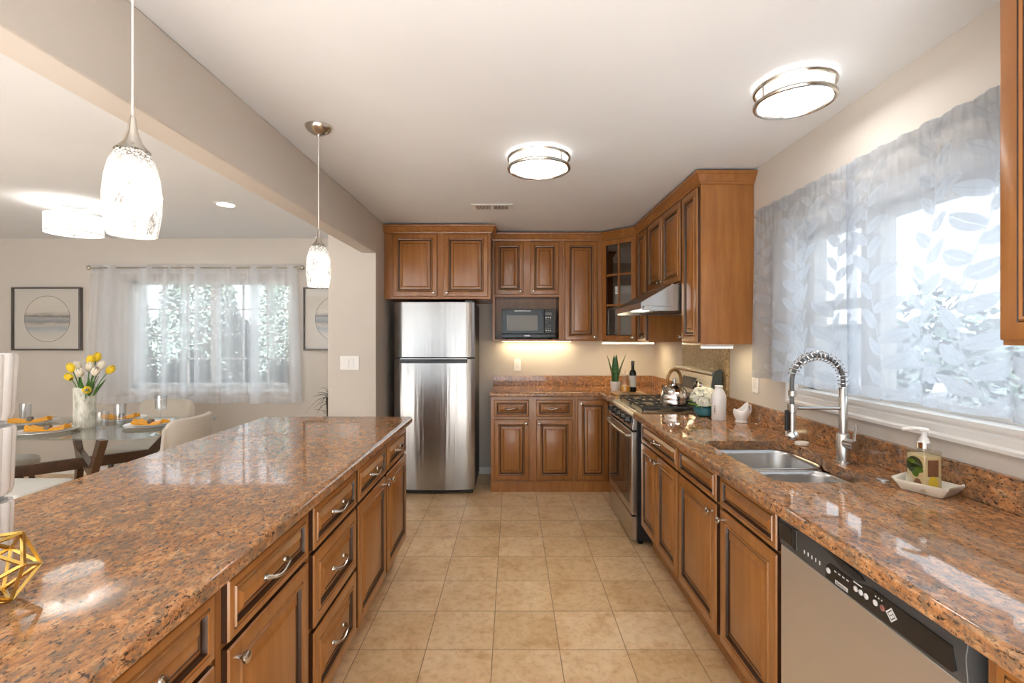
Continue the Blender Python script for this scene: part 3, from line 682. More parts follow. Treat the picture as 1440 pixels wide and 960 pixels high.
sh = MB().lathe([(0.017, 0.098), (0.018, 0.10), (0.018, 0.125), (0.013, 0.13), (0.013, 0.205), (0.018, 0.208), (0.018, 0.236), (0.013, 0.24)], 18, (-0.207, 0, 0)).build('spray_head', 'steel', fc)
MB().box(-0.236, -0.222, -0.006, 0.006, 0.13, 0.215).build('trigger', 'black', sh, bev=0.003)
MB().lathe([(0.024, 0), (0.024, 0.012), (0.018, 0.02)], 16, (-0.207, 0, 0.108)).build('nozzle', 'chrome', sh)
MB().tube([(0.0, -0.02, 0.085), (0.0, -0.075, 0.085)], 0.021, 16).tube([(0.0, -0.062, 0.10), (0.004, -0.068, 0.165)], [0.006, 0.005], 8).build('handle', 'steel', fc)
tag(MB().lathe([(0.022, 0), (0.022, 0.005), (0.018, 0.007)], 20).build('hole_cover', 'steel', None, (1.325, 1.70, 0.914)), 'small round steel cover disc on the counter behind the sink', 'hole cover')
sd = tag(MB().lathe([(0.030, 0), (0.034, 0.004), (0.032, 0.008), (0.034, 0.012), (0.030, 0.016)], 16, sx=1.0, sy=0.75).build('sponge', 'cream_ceramic', None, (1.37, 2.25, 0.9145), bev=0.002), 'cream oval sponge behind the sink beside the faucet', 'sponge')

# dishwasher
W_ = 0.63
dwm = thing('dishwasher', 'stainless dishwasher with a black control panel under the right counter', 'dishwasher', (0.868, 1.512, 0), R90)
MB().box(0.0, W_, 0.02, 0.56, 0.10, 0.865).build('tub', 'black', dwm)
dd = MB().box(0.004, W_-0.004, -0.018, 0.02, 0.12, 0.773).build('door', 'panel_steel', dwm, bev=0.004)
MB().box(0, W_, 0.05, 0.065, 0, 0.12).build('toe_kick', 'black', dwm)
cpn = MB().loops([[(x, -0.020, 0.776), (x, -0.024, 0.83), (x, -0.018, 0.868), (x, 0.02, 0.868), (x, 0.02, 0.776)] for x in (0.004, W_-0.004)]).build('control_panel', 'dark_grey', dwm, bev=0.002)
MB().prism([(0.232, 0.782), (0.60, 0.786), (0.607, 0.794), (0.60, 0.836), (0.40, 0.838), (0.345, 0.826), (0.25, 0.828), (0.236, 0.816)], -0.0262, -0.0215, 'y').build('display_lens', 'black_gloss', cpn)
MB().prism([(0.215, 0.858), (0.245, 0.852), (0.30, 0.836), (0.35, 0.833), (0.372, 0.842), (0.36, 0.850), (0.30, 0.856)], -0.0255, -0.018, 'y').build('handle_pocket', 'black', cpn)
MB().box(0.012, 0.075, -0.0245, -0.018, 0.795, 0.846).build('vent', 'black_gloss', cpn)
MB().box(0.078, 0.10, -0.026, -0.018, 0.79, 0.855).build('latch', 'black', cpn, bev=0.003)
for x, z, r, mt in ((0.245, 0.806, 0.0075, 'light_print'), (0.346, 0.811, 0.0068, 'light_print'), (0.363, 0.811, 0.0068, 'light_print'), (0.380, 0.811, 0.0068, 'light_print'), (0.409, 0.812, 0.0068, 'light_print'), (0.430, 0.812, 0.0068, 'red_print')):
    MB().lathe([(r, 0), (r, 0.0022), (r*0.8, 0.003)], 14).build('button', mt, cpn, (x, -0.0255, z), (PI/2, 0, 0))
mk = MB()
for i in range(5): mk.box(0.135+i*0.017, 0.139+i*0.017, -0.0245, -0.0235, 0.802, 0.812)
for i in range(4): mk.box(0.268+i*0.015, 0.276+i*0.015, -0.0268, -0.0258, 0.815, 0.818)
for i in range(3): mk.box(0.408+i*0.009, 0.411+i*0.009, -0.0268, -0.0258, 0.826, 0.829)
mk.box(0.338, 0.366, -0.0268, -0.0258, 0.824, 0.827)
mk.build('marking', 'light_print', cpn, smooth=0)
bd = MB().box(0.272, 0.318, -0.0272, -0.0255, 0.786, 0.796).build('badge', 'light_print', cpn, bev=0.0005)
text_mesh('badge_lettering', 'Kenmore', 0.0095, 'black', bd, (0.295, -0.0274, 0.791), (PI/2, 0, 0))
dm = MB()
for s0, s1, dpt in ((0.016, 0.012, 0.0015), ):
    dm.loops([[(math.cos(a)*s0, -dpt, math.sin(a)*s0) for a in (0, PI/2, PI, 3*PI/2)], [(math.cos(a)*s1, -dpt, math.sin(a)*s1) for a in (0, PI/2, PI, 3*PI/2)]], 0, False, False)
for cx, cz in ((0.005, 0), (-0.005, 0), (0, 0.005), (0, -0.005)):
    dm.add([(cx+0.004, -0.0015, cz), (cx, -0.0015, cz+0.004), (cx-0.004, -0.0015, cz), (cx, -0.0015, cz-0.004)], [(0, 1, 2, 3)])
dm.build('diamond_mark', 'light_print', cpn, (0.456, -0.0258, 0.811), smooth=0, solid=0.0006)

# ------------------------------------------------------------------ range
RW = 0.762
rg_ = thing('gas_range', 'stainless gas range with black burner grates under the hood', 'range', (0.835, 4.01, 0), R90)
MB().box(0.0, RW, 0.02, 0.60, 0.03, 0.885).build('body', 'black', rg_, bev=0.002)
for x in (0.03, RW-0.05):
    for y in (0.05, 0.55): MB().lathe([(0.018, 0), (0.018, 0.03)], 10, (x+0.01, y, 0.0005)).build('foot', 'black', rg_)
od = MB().box(0.006, RW-0.006, -0.018, 0.019, 0.205, 0.775).build('oven_door', 'steel', rg_, bev=0.004)
MB().box(0.075, RW-0.075, -0.0205, -0.016, 0.262, 0.715).build('door_window', 'oven_glass', od, bev=0.002)
hp = [(0.02, -0.018, 0.745), (0.035, -0.045, 0.745)]+[(0.035+(RW-0.07)*i/10, -0.046-0.014*math.sin(PI*i/10), 0.745) for i in range(1, 10)]+[(RW-0.035, -0.045, 0.745), (RW-0.02, -0.018, 0.745)]
MB().tube(hp, 0.011, 10).build('door_handle', 'steel', od)
MB().box(0.006, RW-0.006, -0.016, 0.019, 0.035, 0.195).build('drawer', 'steel', rg_, bev=0.004)
cpl = MB().loops([[(x, -0.012, 0.785), (x, -0.016, 0.80), (x, -0.002, 0.883), (x, 0.01, 0.897), (x, 0.019, 0.897), (x, 0.019, 0.785)] for x in (0.0, RW)]).build('control_panel', 'steel', rg_, bev=0.003)
MB().box(-RW/2+0.045, RW/2-0.045, -0.0025, 0.002, -0.034, 0.034).build('knob_strip', 'black_gloss', cpl, (RW/2, -0.0088, 0.842), (-0.167, 0, 0), bev=0.002)
for i in range(5):
    x = 0.10+i*(RW-0.20)/4
    kn = MB().lathe([(0.026, 0), (0.026, 0.005), (0.021, 0.008), (0.018, 0.030), (0.014, 0.033), (0.001, 0.034)], 18).box(-0.004, 0.004, -0.018, 0.018, 0.03, 0.040)
    kn.build('knob', 'black_gloss', cpl, (x, -0.010, 0.836), (PI/2-0.17, 0, 0))
MB().box(0.0, RW, 0.02, 0.535, 0.886, 0.903).build('cooktop', 'steel', rg_, bev=0.005)
MB().box(0.035, RW-0.035, 0.06, 0.51, 0.9035, 0.906).build('burner_well', 'well', rg_)
for bx, by, r in ((0.19, 0.165, 0.045), (0.57, 0.165, 0.055), (0.19, 0.41, 0.04), (0.57, 0.41, 0.045)):
    MB().lathe([(r*1.3, 0), (r*1.25, 0.008), (r, 0.01), (r, 0.018), (r*0.9, 0.022), (0.001, 0.023)], 20, (bx, by, 0.906)).build('burner', 'iron', rg_)
for gx in (0.04, 0.385):
    g = MB(); gw = 0.337; z = 0.94
    def bar(a, b_, wd=0.005, h=0.012): 
        a, b_ = Vector(a), Vector(b_); dr = (b_-a).normalized(); n_ = Vector((-dr.y, dr.x, 0))*wd
        g.loops([[a+n_-Vector((0,0,h)), a-n_-Vector((0,0,h)), a-n_*0.7, a+n_*0.7], [b_+n_-Vector((0,0,h)), b_-n_-Vector((0,0,h)), b_-n_*0.7, b_+n_*0.7]])
    for y in (0.065, 0.285, 0.505): bar((gx, y, z), (gx+gw, y, z))
    for x in (0, gw): bar((gx+x, 0.065, z), (gx+x, 0.505, z))
    for y in (0.12, 0.22, 0.35, 0.45):
        bar((gx, y, z), (gx+gw*0.36, y, z)); bar((gx+gw*0.64, y, z), (gx+gw, y, z))
    for cy in (0.165, 0.41):
        for ddx, ddy in ((0.2, 0.085), (-0.2, 0.085), (0.2, -0.085), (-0.2, -0.085)): pass
        bar((gx+gw/2, cy-0.095, z), (gx+gw/2, cy-0.03, z)); bar((gx+gw/2, cy+0.03, z), (gx+gw/2, cy+0.095, z))
    for x in (0.004, gw-0.004):
        for y in (0.069, 0.285, 0.501): g.box(gx+x-0.005, gx+x+0.005, y-0.005, y+0.005, 0.906, z-0.01)
    g.build('grate', 'iron', rg_)
# backguard
bgp = [(0.536, 0.89), (0.530, 0.985), (0.522, 0.995), (0.556, 1.15), (0.53, 1.165), (0.532, 1.182), (0.60, 1.185), (0.60, 0.89)]
bk = MB().loops([[(x, p[0], p[1]) for p in bgp] for x in (0.004, RW-0.02)]).build('backguard', 'steel', rg_, bev=0.002)
MB().prism([(p[0]-0.012, p[1]) for p in bgp[1:]][0:1]+[(0.512, 0.99), (0.54, 1.16), (0.55, 1.185), (0.58, 1.20), (0.602, 1.195), (0.602, 0.89), (0.53, 0.89)], RW-0.02, RW-0.002, 'x').build('end_cap', 'utensil_slate', bk, bev=0.003)
tl = math.atan2(0.034, 0.155)
MB().box(-0.13, 0.13, -0.004, 0.002, -0.045, 0.045).build('clock_panel', 'black_gloss', bk, (0.30, 0.538, 1.07), (-tl, 0, 0), bev=0.002)
for x in (0.47, 0.53): MB().lathe([(0.024, 0), (0.022, 0.014), (0.012, 0.016)], 16).build('timer_knob', 'chrome' if x > 0.5 else 'black_gloss', bk, (x, 0.537, 1.07), (PI/2-tl, 0, 0))

# hood
hd = thing('range_hood', 'stainless under-cabinet range hood with sloped front above the range', 'hood', (0.872, 3.985, 0), R90)
hw_ = 0.765
hp_ = [(0.0, 1.612), (0.0, 1.655), (0.02, 1.668), (0.205, 1.775), (0.205, 1.783), (0.595, 1.783), (0.595, 1.60), (0.575, 1.60), (0.56, 1.625), (0.03, 1.632), (0.012, 1.612)]
MB().loops([[(x, p[0], p[1]) for p in hp_] for x in (0.0, hw_)]).build('hood_shell', 'steel', hd, bev=0.002)
MB().box(0.0, 0.012, 0.01, 0.58, 1.60, 1.63).box(hw_-0.012, hw_, 0.01, 0.58, 1.60, 1.63).build('side_lip', 'steel', hd)
for a in (0.05, 0.40): MB().box(a, a+0.31, 0.20, 0.54, 1.612, 1.624).build('filter', 'mid_grey', hd, bev=0.002)
MB().box(0.25, 0.52, 0.06, 0.15, 1.615, 1.628).build('light_lens', 'hood_glow', hd, bev=0.003)

# ------------------------------------------------------------------ refrigerator
fr_ = thing('refrigerator', 'stainless top freezer refrigerator under the deep upper cabinet', 'refrigerator', (-0.70, 4.27, 0))
hwid = 0.365
MB().box(-hwid+0.004, hwid-0.004, 0.075, 0.665, 0.03, 1.725).build('cabinet_body', 'fridge_body', fr_, bev=0.004)
def fdoor(z0, z1):
    pts = []
    for i in range(17):
        u = -1+2*i/16; e = 0.024*abs(u)**2.2+(0.012*max(0, (abs(u)-0.93)/0.07)**2)
        pts.append((u*hwid, e))
    poly = pts+[(hwid, 0.07), (-hwid, 0.07)]
    rings = [[(p[0], p[1], z) for p in poly] for z in (z0, z1)]
    return MB().loops(rings)
fdoor(1.235, 1.735).build('freezer_door', 'fridge_steel', fr_, bev=0.004, smooth=25)
fdoor(0.045, 1.222).build('fresh_food_door', 'fridge_steel', fr_, bev=0.004, smooth=25)
hb = MB().box(-0.30, 0.30, -0.012, 0.03, 1.185, 1.232).build('handle_recess', 'black_gloss', fr_, bev=0.004)
MB().box(-0.30, 0.30, -0.017, 0.02, 1.222, 1.229).build('trim_strip', 'steel', hb, bev=0.001)
MB().box(-0.30, 0.30, -0.016, 0.02, 1.186, 1.204).build('lower_grip', 'dark_grey', hb, bev=0.004)
for sx in (-1, 1):
    MB().lathe([(0.02, 0), (0.02, 0.03)], 10, (sx*0.31, 0.12, 0.0005)).lathe([(0.02, 0), (0.02, 0.03)], 10, (sx*0.31, 0.6, 0.0005)).build('foot', 'black', fr_)
MB().box(-hwid+0.02, hwid-0.02, 0.05, 0.08, 0.012, 0.045).build('toe_grille', 'black', fr_)
MB().box(0.28, 0.35, 0.03, 0.12, 1.736, 1.75).build('hinge_cap', 'dark_grey', fr_, bev=0.003)

# microwave
mw = thing('microwave', 'black countertop microwave in the open cabinet shelf', 'microwave', (0.165, 4.66, UB+0.018))
mwv = 0.265
MB().box(-mwv, mwv, 0.015, 0.27, 0.012, 0.30).build('case', 'black', mw, bev=0.006)
md_ = MB().box(-mwv, 0.150, -0.006, 0.015, 0.055, 0.298).build('door', 'black_gloss', mw, bev=0.005)
MB().box(-0.215, 0.085, -0.008, -0.005, 0.085, 0.235).build('window', 'mw_window', md_)
MB().box(-0.14, 0.02, -0.0075, -0.005, 0.272, 0.282).build('vent_strip', 'light_print', md_)
ctl = MB().box(0.152, mwv, -0.006, 0.015, 0.055, 0.298).build('control_panel', 'black_gloss', mw, bev=0.005)
MB().box(0.160, 0.225, -0.008, -0.005, 0.235, 0.262).build('display', 'mid_grey', ctl)
kp = MB()
for r in range(7):
    for c in range(3):
        kp.box(0.162+c*0.021, 0.174+c*0.021, -0.0075, -0.005, 0.082+r*0.021, 0.090+r*0.021, 0 if r in (0, 6) else 1)
kp.build('keypad', ['light_print', 'mid_grey'], ctl, smooth=0)
bs = MB().box(-mwv, mwv, -0.008, 0.015, 0.014, 0.053).build('base_band', 'black_gloss', mw, bev=0.006)
MB().box(-0.045, 0.012, -0.0095, -0.007, 0.028, 0.042).build('badge', 'light_print', bs)
ft = MB()
for sx in (-0.22, 0.22):
    for y in (0.03, 0.24): ft.lathe([(0.012, 0), (0.012, 0.012)], 10, (sx, y, 0.0005))
ft.build('foot', 'black', mw)

# ------------------------------------------------------------------ lights
def flush_light(label, loc, r):
    t = thing('flush_ceiling_light', label, 'ceiling light', loc, 0.35, 'flush ceiling lights')
    MB().lathe([(r*0.80, 0.0), (r*0.80, -0.012)], 32).build('base_plate', 'white_plastic', t)
    MB().lathe([(r*0.92, -0.012), (r*0.93, -0.074), (r*0.88, -0.082)], 32, cap0=False, cap1=False, m=0).lathe([(r*0.88, -0.082), (r*0.5, -0.083), (0.001, -0.0835)], 32, m=1).build('diffuser', ['flush_side', 'flush_glow'], t)
    for z in (-0.022, -0.078):
        MB().tube([(r*math.cos(2*PI*i/40), r*math.sin(2*PI*i/40), z) for i in range(40)], 0.0095, 8, closed=True).build('ring', 'nickel', t)
    for i in range(3):
        a = 2*PI*i/3+0.9; MB().tube([(r*math.cos(a)*1.0, r*math.sin(a), -0.004), (r*math.cos(a), r*math.sin(a), -0.086)], 0.004, 6).build('rod', 'nickel', t)
    return t
flush_light('round flush ceiling light with nickel rings at the center of the kitchen', (0.15, 2.66, CZ), 0.168)
flush_light('round flush ceiling light with nickel rings near the curtained window wall', (1.125, 1.90, CZ), 0.140)
def pendant(label, x, y):
    t = thing('pendant_light', label, 'pendant light', (x, y, CZ), 0.4+y, 'island pendant lights')
    MB().lathe([(0.0, 0), (0.062, 0), (0.062, -0.006), (0.052, -0.022), (0.03, -0.036), (0.008, -0.042), (0.004, -0.05)], 24).build('canopy', 'nickel', t)
    MB().tube([(0, 0, -0.048), (0, 0, -0.505)], 0.0022, 6).build('cord', 'white_plastic', t)
    MB().lathe([(0.004, -0.495), (0.007, -0.505), (0.010, -0.53), (0.018, -0.556), (0.030, -0.572), (0.036, -0.578), (0.030, -0.579)], 20).build('cap', 'nickel', t)
    gl = MB().lathe([(0.022, 0.199), (0.033, 0.195), (0.045, 0.172), (0.053, 0.135), (0.057, 0.095), (0.056, 0.055), (0.051, 0.018), (0.047, 0.0), (0.044, 0.002), (0.048, 0.02), (0.054, 0.06), (0.054, 0.095), (0.03, 0.19)], 28, cap0=False, cap1=False)
    gl.build('shade', 'pendant_glass', t, (0, 0, -0.776)); return t
pendant('marbled glass pendant light over the near end of the island', -0.888, 1.115)
pendant('marbled glass pendant light over the far end of the island', -0.934, 2.30)
dr = thing('drum_ceiling_light', 'white drum shade ceiling light over the dining table', 'ceiling light', (-3.38, 3.68, CZ))
MB().lathe([(0.075, 0), (0.075, -0.012), (0.02, -0.018), (0.012, -0.02)], 24).build('canopy', 'nickel', dr)
MB().tube([(0, 0, -0.015), (0, 0, -0.09)], 0.010, 10).build('stem', 'nickel', dr)
MB().lathe([(0.178, -0.085), (0.178, -0.225), (0.176, -0.225), (0.176, -0.085)], 40, cap0=False, cap1=False).build('shade', 'drum_cloth', dr)
MB().lathe([(0.174, -0.222), (0.10, -0.226), (0.001, -0.227)], 32).build('diffuser', 'drum_glow', dr)
MB().ball((0.06, 0, -0.15), 0.035).ball((-0.06, 0, -0.15), 0.035).build('bulb', 'bulb_glow', dr)
MB().lathe([(0.01, -0.227), (0.012, -0.233), (0.002, -0.24)], 12).build('finial', 'nickel', dr)
MB().tube([(0.1785*math.cos(2*PI*i/40), 0.1785*math.sin(2*PI*i/40), -0.222) for i in range(40)], 0.002, 6, closed=True).build('rim', 'nickel', dr)
rl = thing('recessed_light', 'small recessed ceiling downlight in the dining area', 'ceiling light', (-2.2, 3.66, CZ))
MB().lathe([(0.085, 0), (0.084, -0.004), (0.06, -0.005), (0.058, -0.002)], 28, cap0=False, cap1=False).build('trim_ring', 'white_plastic', rl)
MB().lathe([(0.058, -0.0035), (0.001, -0.004)], 24).build('lamp', 'can_glow', rl)
ub = thing('under_cabinet_light', 'lit light bar under the glass corner cabinet', 'light bar', (1.0, 4.52, UB-0.018), -PI/4+PI/4)
MB().box(-0.13, 0.36, 0.03, 0.09, 0.0, 0.018).build('housing', 'white_plastic', ub)
MB().box(-0.125, 0.355, 0.032, 0.088, -0.006, 0.0).build('tube', 'bar_glow', ub, smooth=0)
ub2 = thing('under_cabinet_light', 'short lit light bar under the end upper cabinet beside the curtain', 'light bar', (1.31, 3.05, UB-0.018))
MB().box(-0.12, 0.06, -0.10, -0.05, 0.0, 0.018).build('housing', 'white_plastic', ub2)
MB().box(-0.118, 0.058, -0.098, -0.052, -0.006, 0.0).build('tube', 'bar_glow', ub2, smooth=0)
ub3 = thing('under_cabinet_light', 'light bar hidden behind the lip of the microwave cabinet', 'light bar', (0.15, 4.84, UB-0.006))
MB().box(-0.25, 0.45, 0.0, 0.05, 0.002, 0.006).build('housing', 'white_plastic', ub3)
MB().box(-0.245, 0.445, 0.002, 0.048, -0.001, 0.002).build('tube', 'bar_glow', ub3, smooth=0)
vt = thing('ceiling_vent', 'white slotted air vent in the kitchen ceiling', 'vent', (-0.155, 3.72, CZ))
MB().box(-0.16, 0.16, -0.075, 0.075, -0.008, -0.0005).build('frame', 'white_plastic', vt, bev=0.003)
sl = MB()
for i in range(24):
    if i in (11, 12): continue
    x = -0.122+i*0.0106; sl.box(x-0.0028, x+0.0028, -0.05, 0.055, -0.0095, -0.0075)
sl.build('slot', 'mid_grey', vt, smooth=0)

# ------------------------------------------------------------------ wall plates
def plate(label, loc, rot, n, kind):
    t = thing(kind, label, 'outlet' if 'outlet' in kind else 'switch', loc, rot); wd = 0.036+0.046*(n-1)
    MB().box(-wd, wd, -0.006, 0, -0.06, 0.06).build('plate', 'white_plastic', t, bev=0.003)
    for i in range(n):
        x = (i-(n-1)/2)*0.046
        MB().box(x-0.016, x+0.016, -0.009, -0.005, -0.032, 0.032).build('socket' if 'outlet' in kind else 'rocker', 'ceramic', t, bev=0.002)
plate('white wall outlet above the back counter', (0.058, BACK-0.0005, 1.127), 0, 1, 'wall_outlet')
plate('white double light switch on the wall beside the refrigerator', (-1.375, 4.0395, 1.20), 0, 2, 'light_switch')
plate('white wall outlet under the curtain at the right wall', (RX-0.0005, 2.88, 1.145), R90, 1, 'wall_outlet')

# ------------------------------------------------------------------ curtains
def cloth(P, weave, nu, nv, name, mat):
    idx = np.arange((nu+1)*(nv+1)).reshape(nu+1, nv+1)
    fs = np.stack([idx[:-1, :-1], idx[1:, :-1], idx[1:, 1:], idx[:-1, 1:]], -1).reshape(-1, 4)
    me = bpy.data.meshes.new(name); me.from_pydata(P.reshape(-1, 3).tolist(), [], fs.tolist()); me.materials.append(M[mat])
    a = me.attributes.new('weave', 'FLOAT', 'POINT'); a.data.foreach_set('value', np.clip(weave, 0, 1).astype(np.float32).ravel())
    me.polygons.foreach_set('use_smooth', [True]*len(me.polygons)); o = bpy.data.objects.new(name, me); C.objects.link(o); return o
def leaf_pattern(S, Z, seed, smin, smax):
    rnd = random.Random(seed); out = np.zeros_like(S)
    def leaf(cx, cz, ang, L, Wd):
        nonlocal out
        msk = (abs(S-cx) < L) & (abs(Z-cz) < L)
        if not msk.any(): return
        dx, dz = S[msk]-cx, Z[msk]-cz; c, s = math.cos(ang), math.sin(ang); u = (dx*c+dz*s)/L; v = (-dx*s+dz*c)
        hw = Wd/2*np.sqrt(np.clip(np.sin(PI*np.clip(u, 0, 1)**0.8), 0, 1))
        d_ = (hw-abs(v))/0.0035; val = np.clip(d_, 0, 1)*((u > 0) & (u < 1))
        rib = np.clip(1-abs(v)/0.002, 0, 1)*0.5
        out[msk] = np.maximum(out[msk], np.clip(val-rib*val, 0, 1))
    n = int((smax-smin)/0.18)+2
    for k_ in range(n):
        bx = smin-0.05+k_*0.18+rnd.uniform(-0.02, 0.02); ph = rnd.uniform(0, 6)
        stem = lambda z: bx+0.045*math.sin(z*5.5+ph)
        sx = bx+0.045*np.sin(Z*5.5+ph); out = np.maximum(out, np.clip((0.0045-abs(S-sx))/0.003, 0, 1)*0.9)
        z = 1.1+rnd.uniform(0, 0.05); side = 1
        while z < 2.1:
            a = (PI/2-side*rnd.uniform(0.75, 1.15)); leaf(stem(z), z, a, rnd.uniform(0.085, 0.115), rnd.uniform(0.044, 0.058)); side = -side; z += rnd.uniform(0.044, 0.058)
    return out
def kitchen_panel(name, label, ya, yb, seed, off, open_far=False):
    zt, zb = 2.145, 1.192; nu, nv = int((yb-ya)/0.0036), 250
    u = np.linspace(0, 1, nu+1)[:, None]; v = np.linspace(0, 1, nv+1)[None, :]
    rnd = np.random.RandomState(seed)
    Y = yb-(yb-ya)*u+0*v; Zc = zt-(zt-zb)*v+0*u
    ph = rnd.uniform(0, 6, 4)
    s = Y
    gath = 0.010*np.sin(s*78+ph[0]+1.6*np.sin(s*9))*np.exp(-v*5.5)
    fold = (0.018*np.sin(s*21+ph[1]+1.2*np.sin(s*5))+0.010*np.sin(s*39+ph[2]+v*1.5))*(0.35+0.65*v)
    X = 1.402+off-abs(gath)*0.8+fold*np.clip(v*8-0.5, 0.12, 1)
    ty = 0.018*np.sin(s*21+ph[3])*v
    Y2 = Y+ty*np.sin(PI*u)
    if open_far: Y2 = Y2+0.035*(1-u)**2*v
    Zc = Zc+0.004*np.sin(s*60+ph[0])*np.exp(-v*30)
    S = Y*1.0+fold*0.5
    wv = leaf_pattern(S+0*v, Zc+0*u, seed, ya, yb)
    dens = np.clip(1-(zt-Zc)/0.075, 0, 1)**0.3*0.75*((zt-Zc) < 0.075)
    dens = np.maximum(dens, 0.55*((Zc-zb) < 0.045)); dens = np.maximum(dens, 0.75*(((u < 0.012) | (u > 0.988))+0*v))
    wv = np.maximum(wv, dens)
    wv = np.maximum(wv, np.clip(0.33*(1-np.cos(s*21+ph[1]+1.2*np.sin(s*5)+1.1))/2+0*v, 0, 1))
    P = np.stack([X, Y2, Zc], -1)
    return tag(cloth(P, wv, nu, nv, name, 'leaf_sheer'), label, 'curtain', 'kitchen window curtains')
kitchen_panel('sheer_curtain', 'far panel of white leaf-patterned sheer curtain, next to the end upper cabinet', 1.93, 2.725, 4, 0.0, True)
kitchen_panel('sheer_curtain', 'near panel of white leaf-patterned sheer curtain, behind the soap bottle', 1.13, 1.99, 9, -0.006)
cr = thing('curtain_rod', 'thin metal curtain rod on the kitchen window wall', 'curtain rod', (1.412, 1.93, 2.118))
MB().tube([(0, -0.795, 0), (0, 0.805, 0)], 0.006, 8).build('rod', 'nickel', cr)
for y in (-0.80, 0.815): MB().ball((0, y, 0), 0.014).build('finial', 'nickel', cr)
for y in (-0.78, 0.798): MB().tube([(0, y, 0), (0.062, y, 0)], 0.005, 8).build('bracket', 'nickel', cr)
def dining_panel(label, xa, xb, seed, flare):
    zt, zb = 2.15, 0.745; nu, nv = 260, 90
    u = np.linspace(0, 1, nu+1)[:, None]; v = np.linspace(0, 1, nv+1)[None, :]; rnd = np.random.RandomState(seed); ph = rnd.uniform(0, 6, 5)
    X = xa+(xb-xa)*u+0*v; s = X
    ph1 = s*26+ph[0]+2.0*np.sin(s*5+ph[1]); ph2 = s*55+ph[2]+1.5*np.sin(s*8+ph[3])
    am = 0.5+0.5*np.sin(s*7+ph[4])**2
    Yc = 4.872+(0.022*am*np.sin(ph1)+0.008*np.sin(ph2))*(0.5+0.5*v)+0*u
    X = X+0.03*am*np.cos(ph1)*(0.4+0.6*v)*np.sin(PI*u)
    X = X+flare*v*(np.where(flare < 0, 1-u, u))**2
    Zc = zt-(zt-zb)*v+0.008*np.sin(ph1*0.7)*v
    wv = np.clip(0.5-0.5*np.sin(ph1+0.6), 0, 1)**2*0.9*am+0.2*np.clip(np.sin(ph2), 0, 1)+0*v
    wv = np.maximum(wv, 0.55*((v > 0.955)+0*u)); wv = np.maximum(wv, 0.4*((v < 0.06)+0*u))
    return tag(cloth(np.stack([X, Yc, Zc], -1), wv, nu, nv, 'sheer_curtain', 'plain_sheer'), label, 'curtain', 'dining window curtains')
dining_panel('left panel of plain white sheer curtain at the dining window', -4.30, -3.20, 3, -0.09)
dining_panel('right panel of plain white sheer curtain at the dining window', -3.24, -2.20, 8, 0.05)
cr = thing('curtain_rod', 'thin metal curtain rod with ball finials over the dining window', 'curtain rod', (-3.25, 4.872, 2.125))
MB().tube([(-1.06, 0, 0), (1.09, 0, 0)], 0.008, 8).build('rod', 'nickel', cr)
for x in (-1.075, 1.11): MB().ball((x, 0, 0), 0.024).build('finial', 'nickel', cr)
for x in (-1.04, 1.06): MB().tube([(x, 0, 0), (x, 0.077, 0)], 0.006, 8).build('bracket', 'nickel', cr)

# ------------------------------------------------------------------ pictures
def picture(label, x, z):
    t = thing('framed_picture', label, 'picture', (x, BACK-0.001, z), 0, 'matching framed seascapes'); a, b_, c = 0.355, 0.325, 0.014
    prof = [(0, 0), (0, -0.038), (0.004, -0.04), (c, -0.04), (c, -0.012)]
    MB().loops([[(-a+i, y, -b_+i), (a-i, y, -b_+i), (a-i, y, b_-i), (-a+i, y, b_-i)] for i, y in prof], 0, True, False).build('frame', 'frame_grey', t, smooth=0)
    MB().box(-a+c, a-c, -0.016, -0.011, -b_+c, b_-c).build('mat_board', 'art_mat', t, smooth=0)
    R = 0.235
    MB().loops([[(R*math.cos(2*PI*i/48), y, R*math.sin(2*PI*i/48)) for i in range(48)] for y in (-0.016, -0.0175)], 0, False, True).build('seascape_print', 'seascape', t)
    MB().loops([[(r*math.cos(2*PI*i/48), -0.0178, r*math.sin(2*PI*i/48)) for i in range(48)] for r in (R+0.004, R)], 0, False, False).build('ring_line', 'frame_grey', t)
    MB().box(-a+c, a-c, -0.028, -0.026, -b_+c, b_-c).build('glazing', 'picture_glass', t, smooth=0); return t
picture('framed round seascape print left of the dining window', -4.81, 1.605)
picture('framed round seascape print right of the dining window, partly hidden by the wall', -1.80, 1.605)

# ------------------------------------------------------------------ dining set
TX, TY, TZ = -3.2, 3.58, 0.75
tb = thing('dining_table', 'glass top dining table on crossed dark wooden legs', 'table', (TX, TY, 0))
slab('glass_top', 'table_glass', rrect(-0.76, 0.76, -0.43, 0.43, 0.10), [], TZ-0.012, TZ, 0.003, tb)
for sx, sy in ((1, -1), (1, 1), (-1, -1), (-1, 1)):
    kx, ky = sx*0.27, sy*0.25; dv = Vector((sx*0.8, sy*0.6, 0)).normalized()
    mb = MB(); n_ = Vector((-dv.y, dv.x, 0))*0.022; base = Vector((kx, ky, 0))
    pr = [(0.24, 0.737, 0.10), (0.03, 0.50, 0.085), (-0.005, 0.45, 0.085), (0.16, 0.0, 0.055)]
    rings = [[base+dv*(o_-wd/2)+n_+Vector((0,0,z)), base+dv*(o_-wd/2)-n_+Vector((0,0,z)), base+dv*(o_+wd/2)-n_+Vector((0,0,z)), base+dv*(o_+wd/2)+n_+Vector((0,0,z))] for o_, z, wd in pr]
    mb.loops(rings).build('leg', 'walnut', tb, bev=0.004)
st = MB()
for a, b_ in (((-0.27, -0.25), (0.27, 0.25)), ((-0.27, 0.25), (0.27, -0.25))):
    a, b_ = Vector(a), Vector(b_); dr_ = (b_-a).normalized(); n_ = Vector((-dr_.y, dr_.x))*0.02
    st.prism([tuple(a+n_), tuple(b_+n_), tuple(b_-n_), tuple(a-n_)], 0.44, 0.52)
